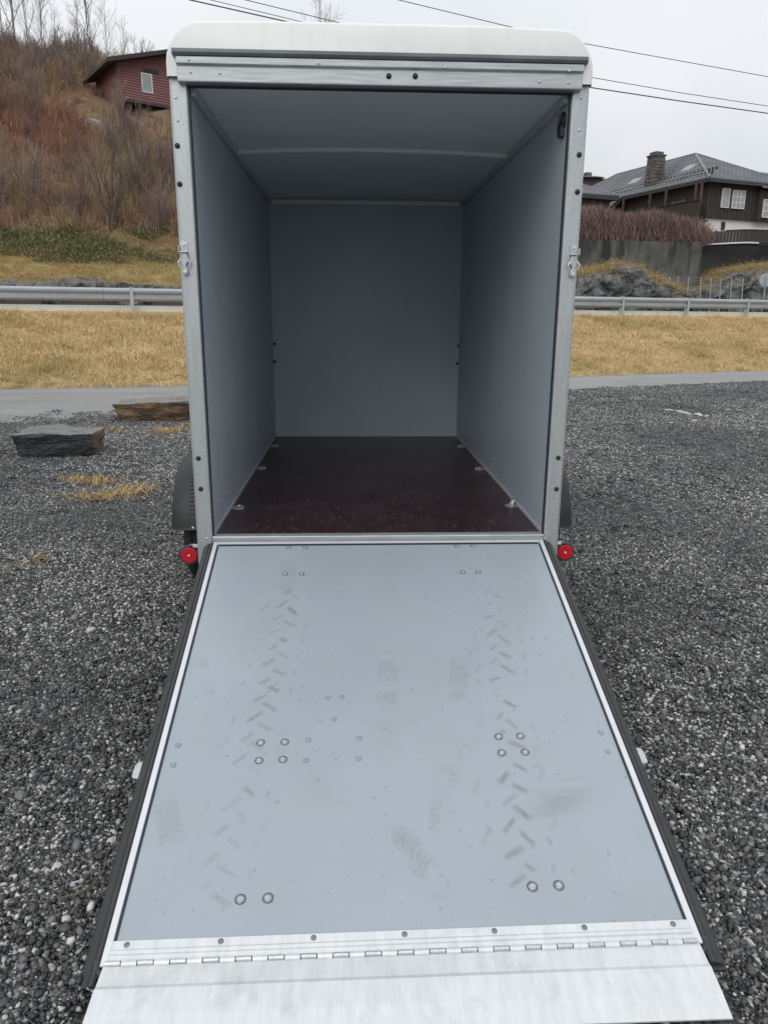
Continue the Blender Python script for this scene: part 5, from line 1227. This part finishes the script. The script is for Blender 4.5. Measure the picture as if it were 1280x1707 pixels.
# annex left of the house
aC = Vector(at(968, 326, 47)); AZ = aC.z; aC.z = 0
def AF(a, b, z=0.0): q = aC+h1*a+h2*b; return (q.x, q.y, AZ+z)
AN = thing('annex_building', 'small dark annex with a low hipped tile roof left of the brown house', 'building', AF(1, 2, GZ))
ar = (-1.6, 2.6, -0.5, 4.2)
tp = AF(1.0, 1.8, 0.85); tp2 = AF(-0.6, 1.8, 0.85)
tp = AF(0.8, 1.6, 0.95); tp2 = AF(0.8, 2.2, 0.95)
tile_face('roof_tiles', [AF(-1.6, -0.5), AF(2.6, -0.5), tp], AN, M['tile'])
tile_face('roof_tiles', [AF(2.6, -0.5), AF(2.6, 4.2), tp2, tp], AN, M['tile'])
tile_face('roof_tiles', [AF(-1.6, 4.2), AF(-1.6, -0.5), tp, tp2], AN, M['tile'])
MB().add([AF(-1.6, -0.5, -.02), AF(2.6, -0.5, -.02), AF(2.6, 4.2, -.02), AF(-1.6, 4.2, -.02), tp, tp2, AF(-1.6, -0.5, -.2), AF(2.6, -0.5, -.2), AF(2.6, 4.2, -.2), AF(-1.6, 4.2, -.2)], [(0, 4, 1), (1, 4, 5, 2), (2, 5, 3), (3, 5, 4, 0), (0, 1, 7, 6), (1, 2, 8, 7), (2, 3, 9, 8), (3, 0, 6, 9), (6, 7, 8, 9)]).build('roof', M['gutter'], AN)
for a in (AF(-1.6, -.5), AF(2.6, -.5)): MB().tube([Vector(a)+Vector((0, 0, .07)), Vector(tp)+Vector((0, 0, .07))], 0.07, 8).build('ridge_tiles', M['tile'], AN, smooth=True)
MB().box((-1.2, -0.1, -3.5), (2.2, 3.8, -0.21), AF).build('wall', M['darkwood'], AN)
# far houses behind
for lab, px0, px1, py0, py1, Y, ch_ in (('far grey-roofed house with a brick chimney peeping over the annex', 962, 1000, 296, 284, 68, True), ('far dark gabled roof between the annex and the brown house', 1004, 1030, 300, 289, 72, False)):
    a, b = at(px0, py0, Y), at(px1, py0, Y); tpz = at(px0, py1, Y)[2]
    FHs = thing('far_house', lab, 'house', (a[0]+1, Y, a[2]-4))
    MB().box((a[0], Y, a[2]-4), (b[0], Y+5, a[2])).build('wall', M['darkwood'], FHs)
    mb = MB(); mb.add([(a[0]-.3, Y-.4, a[2]), (b[0]+.3, Y-.4, a[2]), (b[0]+.3, Y+5.4, a[2]), (a[0]-.3, Y+5.4, a[2]), ((a[0]+b[0])/2 if not ch_ else a[0]-.3, Y+2.5, tpz), ((a[0]+b[0])/2 if not ch_ else b[0]+.3, Y+2.5, tpz)], [(0, 1, 5, 4), (2, 3, 4, 5), (1, 2, 5), (3, 0, 4), (0, 3, 2, 1)]); mb.build('roof', M['felt'], FHs)
    if ch_: q = at(993, 288, Y); MB().box((q[0]-.3, Y+2.2, tpz-.6), (q[0]+.3, Y+2.8, tpz+.25)).build('chimney', M['chimney'], FHs)

# ------------------------------------------------------------------ retaining wall, terrace, hedge
def wall_extra(t, out, vec):
    n = N(t, 'ShaderNodeTexNoise'); n.inputs['Scale'].default_value = 0.7; n.inputs['Detail'].default_value = 8
    mp = N(t, 'ShaderNodeMapping'); mp.inputs['Scale'].default_value = (3, 3, 0.5); L(t, vec, mp.inputs['Vector']); L(t, mp.outputs['Vector'], n.inputs['Vector'])
    r = N(t, 'ShaderNodeValToRGB'); r.color_ramp.elements[0].position = 0.45; r.color_ramp.elements[1].position = 0.62; L(t, n.outputs['Fac'], r.inputs['Fac'])
    m2 = N(t, 'ShaderNodeMix', data_type='RGBA'); m2.inputs['B'].default_value = (0.022, 0.026, 0.022, 1); L(t, r.outputs['Color'], m2.inputs['Factor']); L(t, out, m2.inputs['A']); return m2.outputs['Result']
M['oldconc'] = mat('stained_concrete', (0.125, 0.12, 0.105), 0.85, col2=(0.065, 0.065, 0.06), vscale=1.0, bump=0.5, bscale=8, extra=wall_extra)
M['darkconc'] = mat('dark_concrete', (0.055, 0.056, 0.058), 0.85, col2=(0.035, 0.036, 0.038), vscale=1.0, bump=0.3, bscale=8)
wl = at(930, 397, 36); wr_ = at(1172, 405, 36)
RW = thing('retaining_wall', 'stained concrete retaining wall below the reddish hedge', 'wall', (wl[0], 36, 1.9))
px = np.linspace(wl[0]-4, wr_[0], 5)
for i in range(4): MB().box((px[i]+0.008, 36.0, 1.6), (px[i+1]-0.008, 36.45, 5.42-0.02*i)).build('wall_panel', M['oldconc'], RW)
MB().box((px[0], 36.02, 1.6), (px[-1]-0.01, 36.4, 5.30)).build('joint_filler', M['darkconc'], RW)
MB().box((wr_[0]-0.25, 36.46, 1.6), (wr_[0], 40.2, 5.35)).build('return_wall', M['oldconc'], RW)
DW = thing('dark_retaining_wall', 'dark set-back concrete wall under the curved terrace on the right', 'wall', (22, 40, 1.9))
pxs_ = np.linspace(wr_[0]+0.01, 33, 6)
for i in range(5): MB().box((pxs_[i]+0.006, 40.0, 1.6), (pxs_[i+1]-0.006, 40.4, 5.75)).build('wall_panel', M['darkconc'], DW)
MB().box((pxs_[0], 36.9, 3.05), (pxs_[0]+1.6, 39.99, 3.17)).build('ledge', M['oldconc'], DW)
# curved terrace with board fence
TF = thing('terrace_fence', 'curved brown board fence with white edge around the house terrace', 'fence', (22, 39.5, 5.5))
def arc_pt(t):  # t metres along from left
    x = at(1176, 405, 39)[0]+t; y = 39.6-1.1*math.sin(min(1, t/2.2)*math.pi/2)+ (0.25*max(0, t-2.2)); return x, y
tt = np.linspace(0, 9, 37)
zt0 = at(1200, 405, 38.8)[2]
mb = MB(); mb.prism([(-0.06, zt0-0.07), (0.06, zt0-0.07), (0.06, zt0), (-0.06, zt0)], lambda a, b, t: (arc_pt(t)[0], arc_pt(t)[1]+a, b+0.02*min(t, 2)), tt[:12]); mb.build('white_edge', M['white'], TF)
mb = MB(); mb.prism([(-0.04, zt0+0.57), (0.04, zt0+0.57), (0.04, zt0+0.62), (-0.04, zt0+0.62)], lambda a, b, t: (arc_pt(t)[0], arc_pt(t)[1]+a, b+0.04+0.015*t), tt[4:]); mb.build('hand_rail', M['darktrim'], TF)
mb = MB()
MB().prism([(0.05, zt0-0.1), (0.5, zt0-0.1), (0.5, zt0-0.02), (0.05, zt0-0.02)], lambda a, b, t: (arc_pt(t)[0], arc_pt(t)[1]+a, b), tt).build('terrace_slab', M['darkconc'], TF)
t = 0.02; bsrc = None
while t < 8.8:
    x, y = arc_pt(t); x2, y2 = arc_pt(t+0.05); d_ = Vector((x2-x, y2-y, 0)).normalized(); s_ = d_.cross(Vector((0, 0, 1)))
    if bsrc is None:
        bsrc = MB().obox((0, 0, 0.30), [(1, 0, 0), (0, 1, 0), (0, 0, 1)], (0.078, 0.012, 0.30)).build('board', M['darkwood'], TF); bsrc.data.transform(Matrix.Translation(TF.location)); o = bsrc
    else: o = bsrc.copy(); COL.objects.link(o)
    o.location = Vector((x, y, zt0+0.02))-TF.location; o.rotation_euler = (0, 0, math.atan2(d_.y, d_.x)); o.scale = (1, 1, 1+0.02*min(t, 3)); t += 0.165*abs(d_.x)
for t in (0.6, 2.2, 3.8, 5.4, 7.0):
    x, y = arc_pt(t); MB().box((x-.04, y+.02, zt0-.02), (x+.04, y+.10, zt0+0.67)).build('post', M['darktrim'], TF)
mb = MB(); mb.prism([(-0.03, zt0+0.68), (0.03, zt0+0.68), (0.03, zt0+0.72), (-0.03, zt0+0.72)], lambda a, b, t: (arc_pt(t)[0], arc_pt(t)[1]+a+.06, b+0.01*t), tt[4:16]); mb.build('white_rail', M['white'], TF)
# hedge
M['hedge'] = mat('hedge_twigs', (0.29, 0.195, 0.175), 0.85, col2=(0.18, 0.12, 0.105), vscale=1.2)
HG = thing('hedge', 'long leafless reddish-brown hedge on top of the retaining wall', 'hedge', (14, 38, 5.4))
rg = np.random.default_rng(77); vs = []; fs = []
x0, x1 = at(930, 345, 38)[0], at(1178, 365, 38)[0]
for i in range(15000):
    X = rg.uniform(x0, x1); Yb = 37.9+rg.normal()*0.55
    top = 7.15-0.06*(X-12)-0.9*max(0, (X-(x1-1.6))/1.6)**2+0.12*math.sin(X*2.1)
    zb_ = 5.3+rg.random()**1.3*(top-5.5); le = min(rg.uniform(0.3, 0.8), top+0.15*rg.random()-zb_); d = np.array([rg.normal()*0.45, rg.normal()*0.6-0.25, 1.0]); d /= np.linalg.norm(d)
    p = np.array([X, Yb-0.25*rg.random(), zb_]); q = p+d*max(le, 0.1); w = np.array([0.011, 0.004, 0])*rg.uniform(0.5, 1.3); bnd = (p+q)/2+rg.normal(size=3)*0.04
    o = len(vs); vs += [p-w, p+w, bnd+w*0.8, bnd-w*0.8, q+w*0.3, q-w*0.3]; fs += [(o, o+1, o+2, o+3), (o+3, o+2, o+4, o+5)]
raw('twigs', vs, fs, M['hedge'], HG)
for i in range(9):
    X = x0+(x1-x0)*(i+0.5)/9; MB().tube([(X, 37.9, 5.1), (X+.1, 37.9, 5.8), (X-.05, 37.8, 6.5)], [0.05, 0.035, 0.015], 6).build('stem', M['shrubbark'], HG, smooth=True)

# ------------------------------------------------------------------ mesh fence and sign on the right
M['wire'] = mat('galvanised_wire', (0.38, 0.40, 0.40), 0.5, 0.4)
MF = thing('mesh_fence', 'low wire mesh fence on thin grey posts in front of the retaining wall', 'fence', (15, 32.5, 1.9))
fpx = [1115, 1130, 1147, 1168, 1185, 1201, 1219, 1238]; tops_ = []
for i, px_ in enumerate(fpx):
    a = at(px_, 461+0.4*i, 33); b = at(px_, 487, 33); tops_.append((a, b)); MB().tube([(b[0], 33, 1.9), (a[0], 33, a[2])], 0.028, 6).build('post', M['wire'], MF)
for i in range(len(tops_)-1):
    (a, b), (c, d) = tops_[i], tops_[i+1]; mb = MB()
    for k in range(6): z_ = k/5; p, q = Vector(a).lerp(Vector(b), z_), Vector(c).lerp(Vector(d), z_); mb.tube([p, q], 0.004, 3)
    for k in range(1, 6): u_ = k/6; mb.tube([Vector(a).lerp(Vector(c), u_), Vector(b).lerp(Vector(d), u_)], 0.004, 3)
    tag(mb.build('wire_mesh', M['wire'], MF), kind='stuff')
sg = at(1275, 467, 30.5); sb = at(1268, 515, 30.5)
SG = thing('road_sign', 'round grey back of a road sign on a thin post at the right edge', 'sign', (sg[0], 30.5, 1.7))
MB().lathe([(0.28, 0), (0.28, 0.012), (0.265, 0.014), (0.26, 0.006), (0.02, 0.006)], (sg[0], 30.5, sg[2]), (0, -1, 0), 32).build('sign_disc', M['galv'], SG, smooth=True)
MB().tube([(sg[0], 30.46, 1.6), (sg[0], 30.46, sg[2]+0.2)], 0.025, 8).build('post', M['wire'], SG, smooth=True)
for dz in (-0.1, 0.1): MB().box((sg[0]-0.2, 30.47, sg[2]+dz-.02), (sg[0]+0.2, 30.492, sg[2]+dz+.02)).build('clamp_bar', M['galv'], SG)

# ------------------------------------------------------------------ overhead wires
M['cable'] = mat('black_cable', (0.04, 0.042, 0.045), 0.6)
def wire(name, label, pts, r):
    q = [Vector(at(*p)) for p in pts]; P_ = []
    for i in range(len(q)-1):
        for k in range(8): P_.append(q[i].lerp(q[i+1], k/8))
    P_.append(q[-1]); o = MB().tube(P_, r, 6).build(name, M['cable'], None, smooth=True, origin=q[0]); tag(o, label, 'cable', 'overhead cables in the sky')
wire('overhead_cable', 'topmost overhead cable crossing the sky right of the trailer roof', [(560, -27, 34), (665, 0, 34.5), (880, 52, 36), (970, 72, 37), (1130, 101, 39), (1280, 128, 41), (1600, 180, 45)], 0.016)
wire('overhead_cable', 'middle overhead cable passing behind the trailer roof', [(330, -22, 34), (410, 0, 34.5), (595, 45, 36), (985, 129, 39), (1130, 154, 40), (1280, 177, 41.5), (1600, 222, 45)], 0.016)
wire('overhead_cable', 'lowest and thickest overhead cable right of the trailer', [(250, -18, 34), (318, 0, 34.5), (500, 41, 36), (985, 146, 39), (1130, 168, 40), (1280, 189, 41.5), (1600, 230, 45)], 0.026)
wire('overhead_cable', 'thin overhead cable closest beside the thick one at the upper left', [(290, -15, 34), (352, 0, 34.5), (510, 38, 36), (700, 78, 37)], 0.014)
